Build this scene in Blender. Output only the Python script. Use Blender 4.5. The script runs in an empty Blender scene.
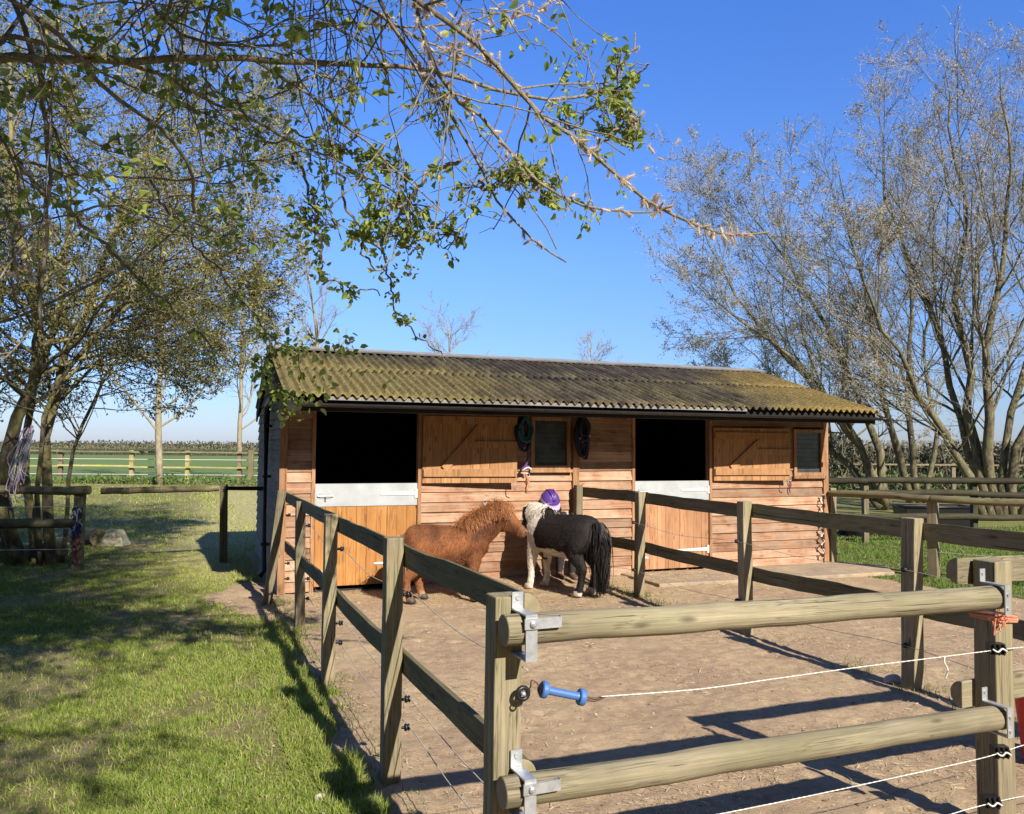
import bpy, math, random
import numpy as np
from mathutils import Matrix, Vector, Euler

C = bpy.context.scene
COL = C.collection
PI = math.pi
rad = math.radians
RNG = np.random.default_rng(7)
random.seed(7)

# ------------------------------------------------------------------ camera
F, H = 815.0, 1.6
PITCH, ROLL = math.atan(39 / 815), math.atan(0.0085)
cam_d = bpy.data.cameras.new("camera")
cam_d.sensor_fit = 'HORIZONTAL'
cam_d.sensor_width = 36.0
cam_d.lens = 36.0 * F / 1024.0
cam_d.clip_start = 0.05
cam_d.clip_end = 3000
cam = bpy.data.objects.new("camera", cam_d)
COL.objects.link(cam)
cam.matrix_world = (Matrix.Translation((0, 0, H)) @ Matrix.Rotation(PI / 2 + PITCH, 4, 'X')
                    @ Matrix.Rotation(ROLL, 4, 'Z'))
C.camera = cam


def ray(u, v):
    x, y = u - 512, 407 - v
    c, s = math.cos(ROLL), math.sin(ROLL)
    x2, y2 = x * c - y * s, x * s + y * c
    cp, sp = math.cos(PITCH), math.sin(PITCH)
    d = (x2 / F, 1.0, y2 / F)
    return np.array([d[0], d[1] * cp - d[2] * sp, d[1] * sp + d[2] * cp])


def at(u, v, Y):
    d = ray(u, v)
    return np.array([0, 0, H]) + d * Y / d[1]


def gnd(u, v, z=0.0):
    d = ray(u, v)
    return np.array([0, 0, H]) + d * (z - H) / d[2]


def project(p):
    p = np.asarray(p, float) - np.array([0, 0, H])
    cp, sp = math.cos(PITCH), math.sin(PITCH)
    yy = p[..., 1] * cp + p[..., 2] * sp
    zz = -p[..., 1] * sp + p[..., 2] * cp
    yc = np.where(yy > .05, yy, .05)
    x2, y2 = p[..., 0] / yc * F, zz / yc * F
    c, s = math.cos(ROLL), math.sin(ROLL)
    return 512 + x2 * c + y2 * s, 407 - (-x2 * s + y2 * c), yy


# ------------------------------------------------------------------ light and sky
SUN_H = np.array([0.53, -0.85])
SUN_H = SUN_H / np.linalg.norm(SUN_H)
SUN_E = rad(34.8)
sun_d = bpy.data.lights.new("sun", 'SUN')
sun_d.energy = 5.0
sun_d.angle = rad(0.55)
sun_d.color = (1.0, 0.92, 0.80)
sun = bpy.data.objects.new("sun", sun_d)
COL.objects.link(sun)
_sd = Vector((SUN_H[0] * math.cos(SUN_E), SUN_H[1] * math.cos(SUN_E), math.sin(SUN_E)))
sun.rotation_euler = (-_sd).to_track_quat('-Z', 'Y').to_euler()
sun.location = (3, -4, 12)
world = bpy.data.worlds.new("World")
C.world = world
world.use_nodes = True
wt = world.node_tree
wt.nodes.clear()
sky = wt.nodes.new('ShaderNodeTexSky')
sky.sky_type = 'NISHITA'
sky.sun_disc = False
sky.sun_elevation = SUN_E
sky.sun_rotation = math.atan2(SUN_H[0], SUN_H[1])
sky.altitude = 50
sky.air_density = 1.0
sky.dust_density = 0.3
sky.ozone_density = 2.6
hs = wt.nodes.new('ShaderNodeMix')
hs.data_type = 'RGBA'
hs.blend_type = 'MULTIPLY'
hs.inputs[0].default_value = 1.0
_tc = wt.nodes.new('ShaderNodeTexCoord')
_sp = wt.nodes.new('ShaderNodeSeparateXYZ')
_rp = wt.nodes.new('ShaderNodeValToRGB')
wt.links.new(_tc.outputs['Generated'], _sp.inputs[0])
wt.links.new(_sp.outputs[2], _rp.inputs[0])
_e = _rp.color_ramp.elements
_e.new(.5)
for _el, (_p, _c) in zip(_e, ((0.0, (.36, .415, .64)), (.22, (.47, .64, .96)), (.55, (.39, .70, 1.27)))):
    _el.position = _p
    _el.color = (*_c, 1)
bg = wt.nodes.new('ShaderNodeBackground')
bg.inputs['Strength'].default_value = 0.115
wo = wt.nodes.new('ShaderNodeOutputWorld')
wt.links.new(sky.outputs[0], hs.inputs[6])
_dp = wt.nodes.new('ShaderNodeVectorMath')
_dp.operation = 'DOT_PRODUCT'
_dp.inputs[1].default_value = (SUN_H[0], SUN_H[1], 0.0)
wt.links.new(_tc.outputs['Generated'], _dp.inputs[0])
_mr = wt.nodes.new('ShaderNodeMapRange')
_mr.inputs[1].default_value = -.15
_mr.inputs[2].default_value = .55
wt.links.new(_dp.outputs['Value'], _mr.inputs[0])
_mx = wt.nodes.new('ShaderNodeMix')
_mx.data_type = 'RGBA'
_mx.inputs[7].default_value = (.36, .40, .46, 1)      # sky dimmed and greyed on the sun's side to cut blue ambient
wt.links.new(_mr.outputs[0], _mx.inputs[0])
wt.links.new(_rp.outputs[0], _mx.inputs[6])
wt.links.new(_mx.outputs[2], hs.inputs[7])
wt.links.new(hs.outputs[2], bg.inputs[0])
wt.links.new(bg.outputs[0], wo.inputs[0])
vs = C.view_settings
vs.view_transform = 'Standard'
vs.look = 'None'
vs.exposure = 0.85
vs.gamma = 1.0
vs.use_curve_mapping = False
C.render.engine = 'CYCLES'
C.cycles.use_denoising = True
C.cycles.max_bounces = 6
C.cycles.transparent_max_bounces = 8
C.cycles.sample_clamp_indirect = 6


# ------------------------------------------------------------------ materials
class NT:
    def __init__(s, name):
        s.m = bpy.data.materials.new(name)
        s.m.use_nodes = True
        s.t = s.m.node_tree
        s.t.nodes.clear()
        s.out = s.t.nodes.new('ShaderNodeOutputMaterial')
        s._tc = None

    def n(s, typ, props=None, **inp):
        nd = s.t.nodes.new(typ)
        for k, v in (props or {}).items():
            setattr(nd, k, v)
        for k, v in inp.items():
            key = int(k[1:]) if k[0] == '_' and k[1:].isdigit() else k.replace('_', ' ')
            sock = nd.inputs[key]
            if isinstance(v, bpy.types.NodeSocket):
                s.t.links.new(v, sock)
            else:
                sock.default_value = v
        return nd

    def co(s, kind='Object'):
        if s._tc is None:
            s._tc = s.t.nodes.new('ShaderNodeTexCoord')
        return s._tc.outputs[kind]

    def pos(s):
        return s.n('ShaderNodeNewGeometry').outputs['Position']

    def map(s, vec, scale=(1, 1, 1), loc=(0, 0, 0)):
        nd = s.n('ShaderNodeMapping', Vector=vec)
        nd.inputs['Scale'].default_value = scale
        nd.inputs['Location'].default_value = loc
        return nd.outputs[0]

    def noise(s, vec, scale=5, detail=4, rough=.55, dist=0.0):
        return s.n('ShaderNodeTexNoise', Vector=vec, Scale=scale, Detail=detail, Roughness=rough, Distortion=dist).outputs[0]

    def ramp(s, fac, stops):
        nd = s.n('ShaderNodeValToRGB', Fac=fac)
        e = nd.color_ramp.elements
        while len(e) < len(stops):
            e.new(.5)
        for el, (p, c) in zip(e, stops):
            el.position = p
            el.color = (c, c, c, 1) if isinstance(c, (int, float)) else (c[0], c[1], c[2], 1)
        return nd.outputs[0]

    def mix(s, fac, a, b, mode='MIX'):
        nd = s.n('ShaderNodeMix', {'data_type': 'RGBA', 'blend_type': mode})
        for i, v in ((0, fac), (6, a), (7, b)):
            if isinstance(v, bpy.types.NodeSocket):
                s.t.links.new(v, nd.inputs[i])
            elif i == 0:
                nd.inputs[0].default_value = v
            else:
                nd.inputs[i].default_value = (v[0], v[1], v[2], 1)
        return nd.outputs[2]

    def math(s, op, a, b=0.0):
        return s.n('ShaderNodeMath', {'operation': op}, _0=a, _1=b).outputs[0]

    def bump(s, h, strength=.3, dist=.01):
        return s.n('ShaderNodeBump', Height=h, Strength=strength, Distance=dist).outputs[0]

    def bsdf(s, color, rough=.7, normal=None, spec=.3, metal=0.0, transl=None, **kw):
        nd = s.n('ShaderNodeBsdfPrincipled')
        for k, v in (('Base Color', color), ('Roughness', rough), ('Normal', normal), ('Specular IOR Level', spec), ('Metallic', metal)):
            if v is None:
                continue
            if isinstance(v, bpy.types.NodeSocket):
                s.t.links.new(v, nd.inputs[k])
            elif k == 'Base Color':
                nd.inputs[k].default_value = (v[0], v[1], v[2], 1)
            else:
                nd.inputs[k].default_value = v
        for k, v in kw.items():
            nd.inputs[k.replace('_', ' ')].default_value = v
        o = nd.outputs[0]
        if transl:
            tr = s.n('ShaderNodeBsdfTranslucent')
            if isinstance(color, bpy.types.NodeSocket):
                s.t.links.new(color, tr.inputs[0])
            else:
                tr.inputs[0].default_value = (color[0], color[1], color[2], 1)
            mx = s.n('ShaderNodeMixShader', Fac=transl, _1=o, _2=tr.outputs[0])
            o = mx.outputs[0]
        s.t.links.new(o, s.out.inputs[0])
        return s.m


def rnd_obj(t):
    return t.n('ShaderNodeObjectInfo').outputs['Random']


def rnd_isl(t):
    return t.n('ShaderNodeNewGeometry').outputs['Random Per Island']


def wood_mat(name, c_dark, c_mid, c_light, stretch=(1.6, 28, 28), algae=None, algae_amt=.5, cracks=True, island=False, rough=.8, var=.25, knots=True, grain=.75, mud=0.0):
    t = NT(name)
    v = t.co('Object')
    r = rnd_isl(t) if island else rnd_obj(t)
    off = t.n('ShaderNodeCombineXYZ', X=t.math('MULTIPLY', r, 37.0), Y=t.math('MULTIPLY', r, 11.0), Z=t.math('MULTIPLY', r, 23.0)).outputs[0]
    v2 = t.n('ShaderNodeVectorMath', {'operation': 'ADD'}, _0=v, _1=off).outputs[0]
    g = t.noise(t.map(v2, stretch), 1.0, 5, .65, .6)
    g2 = t.noise(t.map(v2, tuple(a * (4.2 if a > 5 else 1.5) for a in stretch)), 1.0, 3, .6)
    g = t.math('ADD', t.math('MULTIPLY', g, .6), t.math('MULTIPLY', g2, .4))
    col = t.ramp(g, [(.30, c_dark), (.5, c_mid), (.70, c_light)])
    blot = t.noise(v2, 2.6, 3)
    col = t.mix(t.ramp(blot, [(.35, .0), (.7, .55)]), col, c_dark)
    if knots:
        ks = tuple(max(3.0, min(a, 26) * .42) if a > 5 else 3.4 for a in stretch)
        vo = t.n('ShaderNodeTexVoronoi', Vector=t.map(v2, ks), Scale=1.0).outputs['Distance']
        kf = t.ramp(vo, [(.06, 1.0), (.16, 0.0)])
        col = t.mix(t.math('MULTIPLY', kf, .75), col, tuple(x * .35 for x in c_dark))
    ln = t.noise(t.map(v2, tuple(a * (.75 if a > 5 else .7) for a in stretch)), 1.0, 4, .6, .8)
    la = t.math('ABSOLUTE', t.math('SUBTRACT', ln, .5))
    lf_ = t.math('MULTIPLY', t.ramp(la, [(.0, 1.0), (.028, 0.0)]), t.ramp(t.noise(v2, 5.0, 2), [(.40, 0.0), (.55, 1.0)]))
    col = t.mix(t.math('MULTIPLY', lf_, grain), col, tuple(x * .45 for x in c_dark))
    if algae:
        af = t.ramp(t.noise(v2, 3.4, 5, .7), [(.42, 0.0), (.68, 1.0)])
        col = t.mix(t.math('MULTIPLY', af, algae_amt), col, algae)
    if mud:
        lx = t.n('ShaderNodeSeparateXYZ', Vector=v).outputs[0]
        mf = t.ramp(t.math('ADD', lx, t.math('MULTIPLY', t.noise(v2, 9, 4, .7), .35)), [(.22, 1.0), (.48, 0.0)])
        col = t.mix(t.math('MULTIPLY', mf, mud), col, (.19, .14, .085))
    tint = t.math('ADD', t.math('MULTIPLY', r, var * 2), 1.0 - var)
    col = t.mix(1.0, col, t.n('ShaderNodeCombineColor', Red=tint, Green=tint, Blue=tint).outputs[0], 'MULTIPLY')
    h = g
    if cracks:
        cr = t.noise(t.map(v2, tuple(a * (2.6 if a > 5 else .9) for a in stretch)), 1.0, 2, .5, .3)
        cf = t.ramp(cr, [(.285, 0.0), (.34, 1.0)])
        col = t.mix(cf, tuple(x * .35 for x in c_dark), col)
        h = t.math('MULTIPLY', t.math('ADD', g, .3), cf)
    return t.bsdf(col, rough, t.bump(h, .55, .006), .2)


def plain(name, c, rough=.6, metal=0.0, var=.15, scale=8, bump=.15, spec=.4, detail=5):
    t = NT(name)
    v = t.co('Object')
    n = t.noise(v, scale, detail, .6)
    col = t.mix(t.ramp(n, [(.3, 0.0), (.7, 1.0)]), tuple(x * (1 - var) for x in c), tuple(min(1, x * (1 + var)) for x in c))
    return t.bsdf(col, rough, t.bump(n, bump, .004), spec, metal)


M = {}
M['post'] = wood_mat('post_wood', (.115, .096, .062), (.25, .21, .135), (.39, .338, .235), stretch=(1.6, 42, 42), algae=(.19, .18, .085), algae_amt=.35, mud=.7)
M['rail'] = wood_mat('rail_wood', (.10, .085, .05), (.19, .16, .09), (.31, .26, .16), algae=(.10, .105, .045), algae_amt=.5)
M['log'] = wood_mat('slip_rail_wood', (.125, .105, .068), (.30, .257, .17), (.45, .395, .28), stretch=(1.5, 42, 42), algae=(.20, .195, .105), algae_amt=.5)
M['shade_dark_rail'] = wood_mat('shade_dark_rail_wood', (.02, .017, .012), (.045, .038, .025), (.085, .075, .05), algae=(.06, .065, .025), algae_amt=.5)  # tree shade worked into the wood colour of the back right fence
M['pale_rail'] = wood_mat('lichen_rail_wood', (.22, .2, .1), (.4, .36, .2), (.5, .46, .28), algae=(.42, .38, .06), algae_amt=.9)
M['old_rail'] = wood_mat('old_rail_wood', (.10, .085, .05), (.18, .15, .09), (.28, .24, .15), algae=(.13, .14, .05), algae_amt=.6)
M['clad'] = wood_mat('larch_cladding', (.15, .068, .04), (.34, .188, .112), (.53, .35, .235), stretch=(1.1, 10, 40), algae=(.40, .31, .23), algae_amt=.55, island=True, var=.30, cracks=False)
M['clad_side'] = wood_mat('grey_side_cladding', (.14, .12, .10), (.24, .21, .17), (.33, .29, .24), stretch=(10, 1.1, 40), island=True, var=.15, cracks=False)
M['trim'] = wood_mat('trim_wood', (.21, .105, .052), (.34, .19, .10), (.46, .285, .165), stretch=(30, 30, 1.4), var=.15)
M['door_orange'] = wood_mat('orange_door_planks', (.25, .11, .038), (.39, .188, .06), (.49, .25, .088), stretch=(26, 26, 1.0), island=True, var=.08, cracks=False)
M['door_red'] = wood_mat('red_door_planks', (.25, .12, .06), (.38, .205, .11), (.48, .285, .165), stretch=(26, 26, 1.0), island=True, var=.10, cracks=False)
M['door_upper'] = wood_mat('upper_door_planks', (.25, .12, .055), (.38, .205, .095), (.48, .28, .145), stretch=(26, 26, 1.0), island=True, var=.10, cracks=False)
M['dark_wood'] = wood_mat('dark_stained_wood', (.012, .01, .009), (.022, .018, .015), (.035, .028, .022), cracks=False)
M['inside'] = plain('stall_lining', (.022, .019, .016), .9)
M['galv'] = plain('galvanised_steel', (.42, .44, .46), .45, .6, .22, 30, .08)
M['plate'] = plain('galvanised_sheet', (.36, .385, .40), .55, .15, .14, 5, .08)
M['white_metal'] = plain('white_painted_metal', (.58, .57, .53), .5, 0, .1, 20, .05)
M['black_plastic'] = plain('black_plastic', (.012, .012, .014), .4, 0, .2, 20, .05)
M['gutter'] = plain('gutter_plastic', (.016, .016, .019), .4, 0, .3, 12, .1)
M['blue_plastic'] = plain('blue_plastic', (.055, .14, .36), .38, 0, .12, 9, .03, .5)
M['rope_white'] = plain('white_fence_rope', (.58, .57, .53), .7, 0, .15, 120, .6)
M['brown_wire'] = plain('brown_hook_wire', (.085, .045, .032), .5, 0, .2, 40, .2)
M['grey_wire'] = plain('grey_fence_wire', (.40, .37, .30), .6, 0, .3, 40, .2)
M['orange_twine'] = plain('orange_twine', (.56, .22, .13), .8, 0, .25, 60, .5)
M['purple_dark'] = plain('dark_purple_plastic', (.035, .02, .10), .45, 0, .2, 9, .03, .4)
M['purple'] = plain('purple_plastic', (.085, .04, .23), .35, 0, .15, 9, .03, .5)
M['lilac'] = plain('lilac_plastic', (.50, .33, .66), .4, 0, .08, 9, .03, .5)
M['pink'] = plain('pink_plastic', (.72, .20, .30), .45, 0, .1, 9, .03)
M['red'] = plain('red_plastic', (.55, .05, .03), .45, 0, .1, 9, .03)
M['teal'] = plain('teal_webbing', (.010, .075, .09), .75, 0, .25, 50, .4)
M['violet_web'] = plain('violet_webbing', (.09, .03, .14), .75, 0, .25, 50, .4)
M['navy_web'] = plain('navy_webbing', (.014, .014, .03), .75, 0, .25, 50, .4)
M['white_web'] = plain('white_webbing', (.62, .58, .60), .75, 0, .2, 50, .4)
M['blue_web'] = plain('blue_webbing', (.035, .065, .22), .75, 0, .25, 50, .4)
M['maroon_web'] = plain('maroon_webbing', (.15, .04, .05), .75, 0, .25, 50, .4)
M['stone'] = plain('pale_stone', (.42, .39, .34), .9, 0, .25, 20, .6)
M['skin'] = plain('skin', (.58, .36, .27), .55, 0, .06, 12, .05)
M['jacket'] = plain('navy_jacket', (.015, .015, .03), .85, 0, .25, 30, .4)
M['leggings'] = plain('dark_leggings', (.028, .024, .03), .85, 0, .2, 40, .3)
M['boot'] = plain('brown_boot_leather', (.10, .06, .04), .55, 0, .2, 20, .2)
M['hair_dark'] = plain('dark_brown_hair', (.03, .018, .012), .5, 0, .3, 60, .4)
M['eye'] = plain('dark_eye', (.008, .006, .005), .12, 0, .1, 5, 0, .6)
M['eye_white'] = plain('eye_white', (.7, .68, .66), .3, 0, .04, 5, 0)
M['lips'] = plain('lips', (.45, .18, .16), .5, 0, .06, 12, .05)
M['hoof'] = plain('hoof_horn', (.06, .05, .042), .6, 0, .3, 30, .3)
M['pale_hoof'] = plain('pale_hoof_horn', (.36, .30, .22), .6, 0, .25, 30, .3)


def endgrain(name, c1, c2):
    t = NT(name)
    v = t.co('Object')
    w = t.n('ShaderNodeTexNoise', Vector=v, Scale=30.0, Detail=4.0).outputs[0]
    return t.bsdf(t.mix(w, c1, c2), .85, t.bump(w, .4, .004), .2)


M['end'] = endgrain('cut_end_grain', (.17, .14, .085), (.32, .27, .165))


def bark(name, c1, c2, c3, lichen=None, amt=.5, sc=1.0):
    t = NT(name)
    v = t.pos()
    n = t.noise(t.map(v, (14 * sc, 14 * sc, 4 * sc)), 1.0, 6, .7, .5)
    col = t.ramp(n, [(.3, c1), (.5, c2), (.72, c3)])
    if lichen:
        col = t.mix(t.math('MULTIPLY', t.ramp(t.noise(v, 4.5 * sc, 5, .7), [(.45, 0.0), (.62, 1.0)]), amt), col, lichen)
    return t.bsdf(col, .9, t.bump(n, .8, .02), .15)


M['bark_left'] = bark('mossy_willow_bark', (.06, .05, .034), (.16, .135, .09), (.31, .275, .18), (.30, .28, .08), .6)
M['bark_near'] = bark('grey_branch_bark', (.09, .075, .06), (.22, .19, .145), (.38, .34, .25), (.22, .21, .09), .35, 3.0)
M['bark_right'] = bark('grey_willow_bark', (.035, .028, .02), (.115, .097, .066), (.28, .245, .175), (.20, .19, .075), .5)
M['twig_right'] = plain('bare_twig', (.36, .33, .27), .85, 0, .3, 6, .1)
M['bark_pale'] = bark('pale_ash_bark', (.14, .115, .08), (.26, .225, .165), (.38, .345, .265), (.28, .25, .11), .5)
M['twig_pale'] = plain('pale_twig', (.30, .25, .19), .85, 0, .25, 6, .1)


def leaf(name, c1, c2, c3, transl=.35, rough=.5):
    t = NT(name)
    r = rnd_isl(t)
    col = t.ramp(r, [(.05, c1), (.5, c2), (.95, c3)])
    return t.bsdf(col, rough, None, .3, 0, transl)


M['leaf_left'] = leaf('young_willow_leaf', (.11, .12, .035), (.26, .26, .065), (.50, .47, .17), .45)
M['leaf_near'] = leaf('fresh_leaf', (.16, .23, .04), (.29, .36, .07), (.46, .50, .15), .52)
M['bud_right'] = leaf('pale_bud', (.20, .18, .12), (.31, .28, .20), (.42, .38, .28), .25)
M['bud_grey'] = leaf('grey_green_bud', (.15, .16, .10), (.25, .25, .17), (.38, .36, .25), .25)
M['catkin'] = leaf('downy_catkin', (.46, .37, .30), (.64, .54, .44), (.80, .73, .62), .4, .9)
M['weed'] = leaf('weed_leaf', (.06, .11, .025), (.11, .18, .04), (.18, .24, .06), .3)
M['scrub'] = leaf('scrub_twig', (.045, .045, .03), (.075, .075, .045), (.11, .10, .062), .2)
M['scrub_green'] = leaf('scrub_leaf', (.05, .075, .025), (.09, .12, .04), (.14, .16, .06), .2)


def col_mat(name, rough=.7, bump_sc=None, transl=None, spec=.25, sheen=0.0):
    t = NT(name)
    a = t.n('ShaderNodeVertexColor', {'layer_name': 'Col'}).outputs[0]
    nrm = None
    if bump_sc:
        h = t.noise(t.map(t.co('Object'), bump_sc), 1.0, 5, .7, .4)
        nrm = t.bump(h, .7, .012)
        a = t.mix(t.ramp(h, [(.3, 0.0), (.7, .5)]), a, t.mix(1.0, a, (.55, .5, .45), 'MULTIPLY'))
    return t.bsdf(a, rough, nrm, spec, 0, transl)


M['coat'] = col_mat('pony_coat', .75, (14, 30, 22))
M['coat_hair'] = col_mat('pony_hair', .6)
M['blade'] = col_mat('grass_blade', .6, None, .3)
M['straw'] = leaf('straw', (.34, .25, .14), (.48, .375, .215), (.62, .52, .33), .15, .6)


# ------------------------------------------------------------------ numpy helpers
def vnoise(x, y, seed=0):
    x = np.asarray(x, float)
    y = np.asarray(y, float)
    xi, yi = np.floor(x).astype(np.int64), np.floor(y).astype(np.int64)
    fx, fy = x - xi, y - yi
    fx, fy = fx * fx * (3 - 2 * fx), fy * fy * (3 - 2 * fy)

    def h(a, b):
        n = (a * 374761393 + b * 668265263 + seed * 974634777) & 0xffffffff
        n = ((n ^ (n >> 13)) * 1274126177) & 0xffffffff
        return ((n ^ (n >> 16)) & 0xffff) / 65535.0
    return ((h(xi, yi) * (1 - fx) + h(xi + 1, yi) * fx) * (1 - fy)
            + (h(xi, yi + 1) * (1 - fx) + h(xi + 1, yi + 1) * fx) * fy)


def fbm(x, y, seed=0, oct=4):
    s, a, t = 0, 1, 0
    for k in range(oct):
        s = s + a * vnoise(x * 2 ** k, y * 2 ** k, seed + k)
        t += a
        a *= .5
    return s / t


def norm(v):
    return v / np.maximum(np.linalg.norm(v, axis=-1, keepdims=True), 1e-9)


class MB:
    """collects geometry, then links it as ONE mesh object"""

    def __init__(s):
        s.v, s.f, s.mi, s.col = [], [], [], []
        s.n = 0

    def add(s, v, f, mi=0, col=None):
        v = np.asarray(v, float).reshape(-1, 3)
        s.v.append(v)
        f = np.asarray(f, np.int64)
        if f.size:
            s.f.append(f + s.n)
            s.mi.append(mi)
        if col is not None:
            s.col.append(np.broadcast_to(np.asarray(col, float), (len(v), 3)))
        s.n += len(v)

    def poly(s, v, faces, mi=0, col=None):
        base = s.n
        s.add(v, np.zeros((0, 3)), mi, col)
        for f in faces:
            s.f.append(np.asarray([f], np.int64) + base)
            s.mi.append(mi)

    def box(s, lo, hi, mi=0, M4=None):
        x0, y0, z0 = lo
        x1, y1, z1 = hi
        v = np.array([(x0, y0, z0), (x1, y0, z0), (x1, y1, z0), (x0, y1, z0), (x0, y0, z1), (x1, y0, z1), (x1, y1, z1), (x0, y1, z1)], float)
        if M4 is not None:
            v = v @ np.array(M4.to_3x3()).T + np.array(M4.translation)
        s.add(v, [(0, 3, 2, 1), (4, 5, 6, 7), (0, 1, 5, 4), (1, 2, 6, 5), (2, 3, 7, 6), (3, 0, 4, 7)], mi)

    def prism(s, pts, d, mi=0):
        """polygon pts (n,3) extruded by vector d"""
        p = np.asarray(pts, float)
        n = len(p)
        v = np.vstack([p, p + np.asarray(d, float)])
        s.poly(v, [list(range(n))[::-1], list(range(n, 2 * n))] + [[i, (i + 1) % n, n + (i + 1) % n, n + i] for i in range(n)], mi)

    def tubes(s, P, R, sides=5, mi=0, caps=False, col=None):
        P = np.asarray(P, float)
        if P.ndim == 2:
            P = P[None]
        R = np.broadcast_to(np.asarray(R, float), P.shape[:2])
        N, K, _ = P.shape
        T = np.empty_like(P)
        T[:, 1:-1] = P[:, 2:] - P[:, :-2]
        T[:, 0] = P[:, 1] - P[:, 0]
        T[:, -1] = P[:, -1] - P[:, -2]
        T = norm(T)
        ref = np.where(np.abs(T[:, :1, 2:3]) > .9, np.array([1., 0, 0]), np.array([0, 0, 1.]))
        U = norm(np.cross(T, np.broadcast_to(ref, T.shape)))
        W = np.cross(T, U)
        a = np.arange(sides) * 2 * PI / sides
        ring = P[:, :, None] + R[:, :, None, None] * (U[:, :, None] * np.cos(a)[:, None] + W[:, :, None] * np.sin(a)[:, None])
        v = ring.reshape(-1, 3)
        i = np.arange(N)[:, None, None] * K * sides
        k = np.arange(K - 1)[None, :, None] * sides
        j = np.arange(sides)[None, None, :]
        j2 = (j + 1) % sides
        f = np.stack([i + k + j, i + k + j2, i + k + sides + j2, i + k + sides + j], -1).reshape(-1, 4)
        c = None
        if col is not None:
            c = np.repeat(np.asarray(col, float), K * sides, axis=0) if np.ndim(col) == 2 else col
        base = s.n
        s.add(v, f, mi, c)
        if caps:
            for q in range(N):
                b = base + q * K * sides
                s.f.append(np.array([[b + x for x in range(sides)][::-1]]))
                s.mi.append(mi)
                b += (K - 1) * sides
                s.f.append(np.array([[b + x for x in range(sides)]]))
                s.mi.append(mi)

    def build(s, name, mats, parent=None, M4=None, smooth=False):
        me = bpy.data.meshes.new(name)
        v = np.vstack(s.v) if s.v else np.zeros((0, 3))
        me.vertices.add(len(v))
        me.vertices.foreach_set('co', v.ravel())
        if s.f:
            loops = np.concatenate([f.ravel() for f in s.f])
            tot = np.concatenate([np.full(len(f), f.shape[1]) for f in s.f])
            mi = np.concatenate([np.full(len(f), m) for f, m in zip(s.f, s.mi)])
            st = np.concatenate([[0], np.cumsum(tot)[:-1]])
            me.loops.add(len(loops))
            me.loops.foreach_set('vertex_index', loops.astype(np.int32))
            me.polygons.add(len(tot))
            me.polygons.foreach_set('loop_start', st.astype(np.int32))
            me.polygons.foreach_set('material_index', mi.astype(np.int32))
            me.polygons.foreach_set('use_smooth', np.full(len(tot), bool(smooth)))
        for m in (mats if isinstance(mats, (list, tuple)) else [mats]):
            me.materials.append(m)
        if s.col:
            at_ = me.color_attributes.new('Col', 'FLOAT_COLOR', 'POINT')
            c = np.ones((len(v), 4))
            c[:, :3] = np.vstack(s.col)
            at_.data.foreach_set('color', c.ravel())
        me.update(calc_edges=True)
        me.validate()
        o = bpy.data.objects.new(name, me)
        COL.objects.link(o)
        place(o, parent, M4 or Matrix())
        return o


WM = {}


def place(o, parent, M4):
    """world matrix M4 for o, under parent when given"""
    WM[o.name] = M4
    if parent:
        o.parent = parent
        o.matrix_basis = WM[parent.name].inverted() @ M4
    else:
        o.matrix_basis = M4


def thing(name, label, cat, loc=(0, 0, 0), rotz=0.0, group=None):
    o = bpy.data.objects.new(name, None)
    o.empty_display_size = .2
    COL.objects.link(o)
    place(o, None, Matrix.Translation(Vector(loc)) @ Matrix.Rotation(rotz, 4, 'Z'))
    return tag(o, label, cat, group)


def tag(o, label, cat, group=None):
    o['label'] = label
    o['category'] = cat
    if group:
        o['group'] = group
    return o


def struct(o, kind='structure'):
    o['kind'] = kind
    return o


def frame(p0, p1, roll_to=None):
    """matrix at p0, x axis towards p1; y axis near roll_to"""
    p0, p1 = Vector(p0), Vector(p1)
    x = (p1 - p0).normalized()
    up = Vector(roll_to) if roll_to is not None else Vector((0, 0, 1))
    y = (up - x * up.dot(x))
    if y.length < 1e-4:
        y = Vector((1, 0, 0)) - x * x.x
    y.normalize()
    z = x.cross(y)
    m = Matrix((x, y, z)).transposed().to_4x4()
    m.translation = p0
    return m


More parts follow.
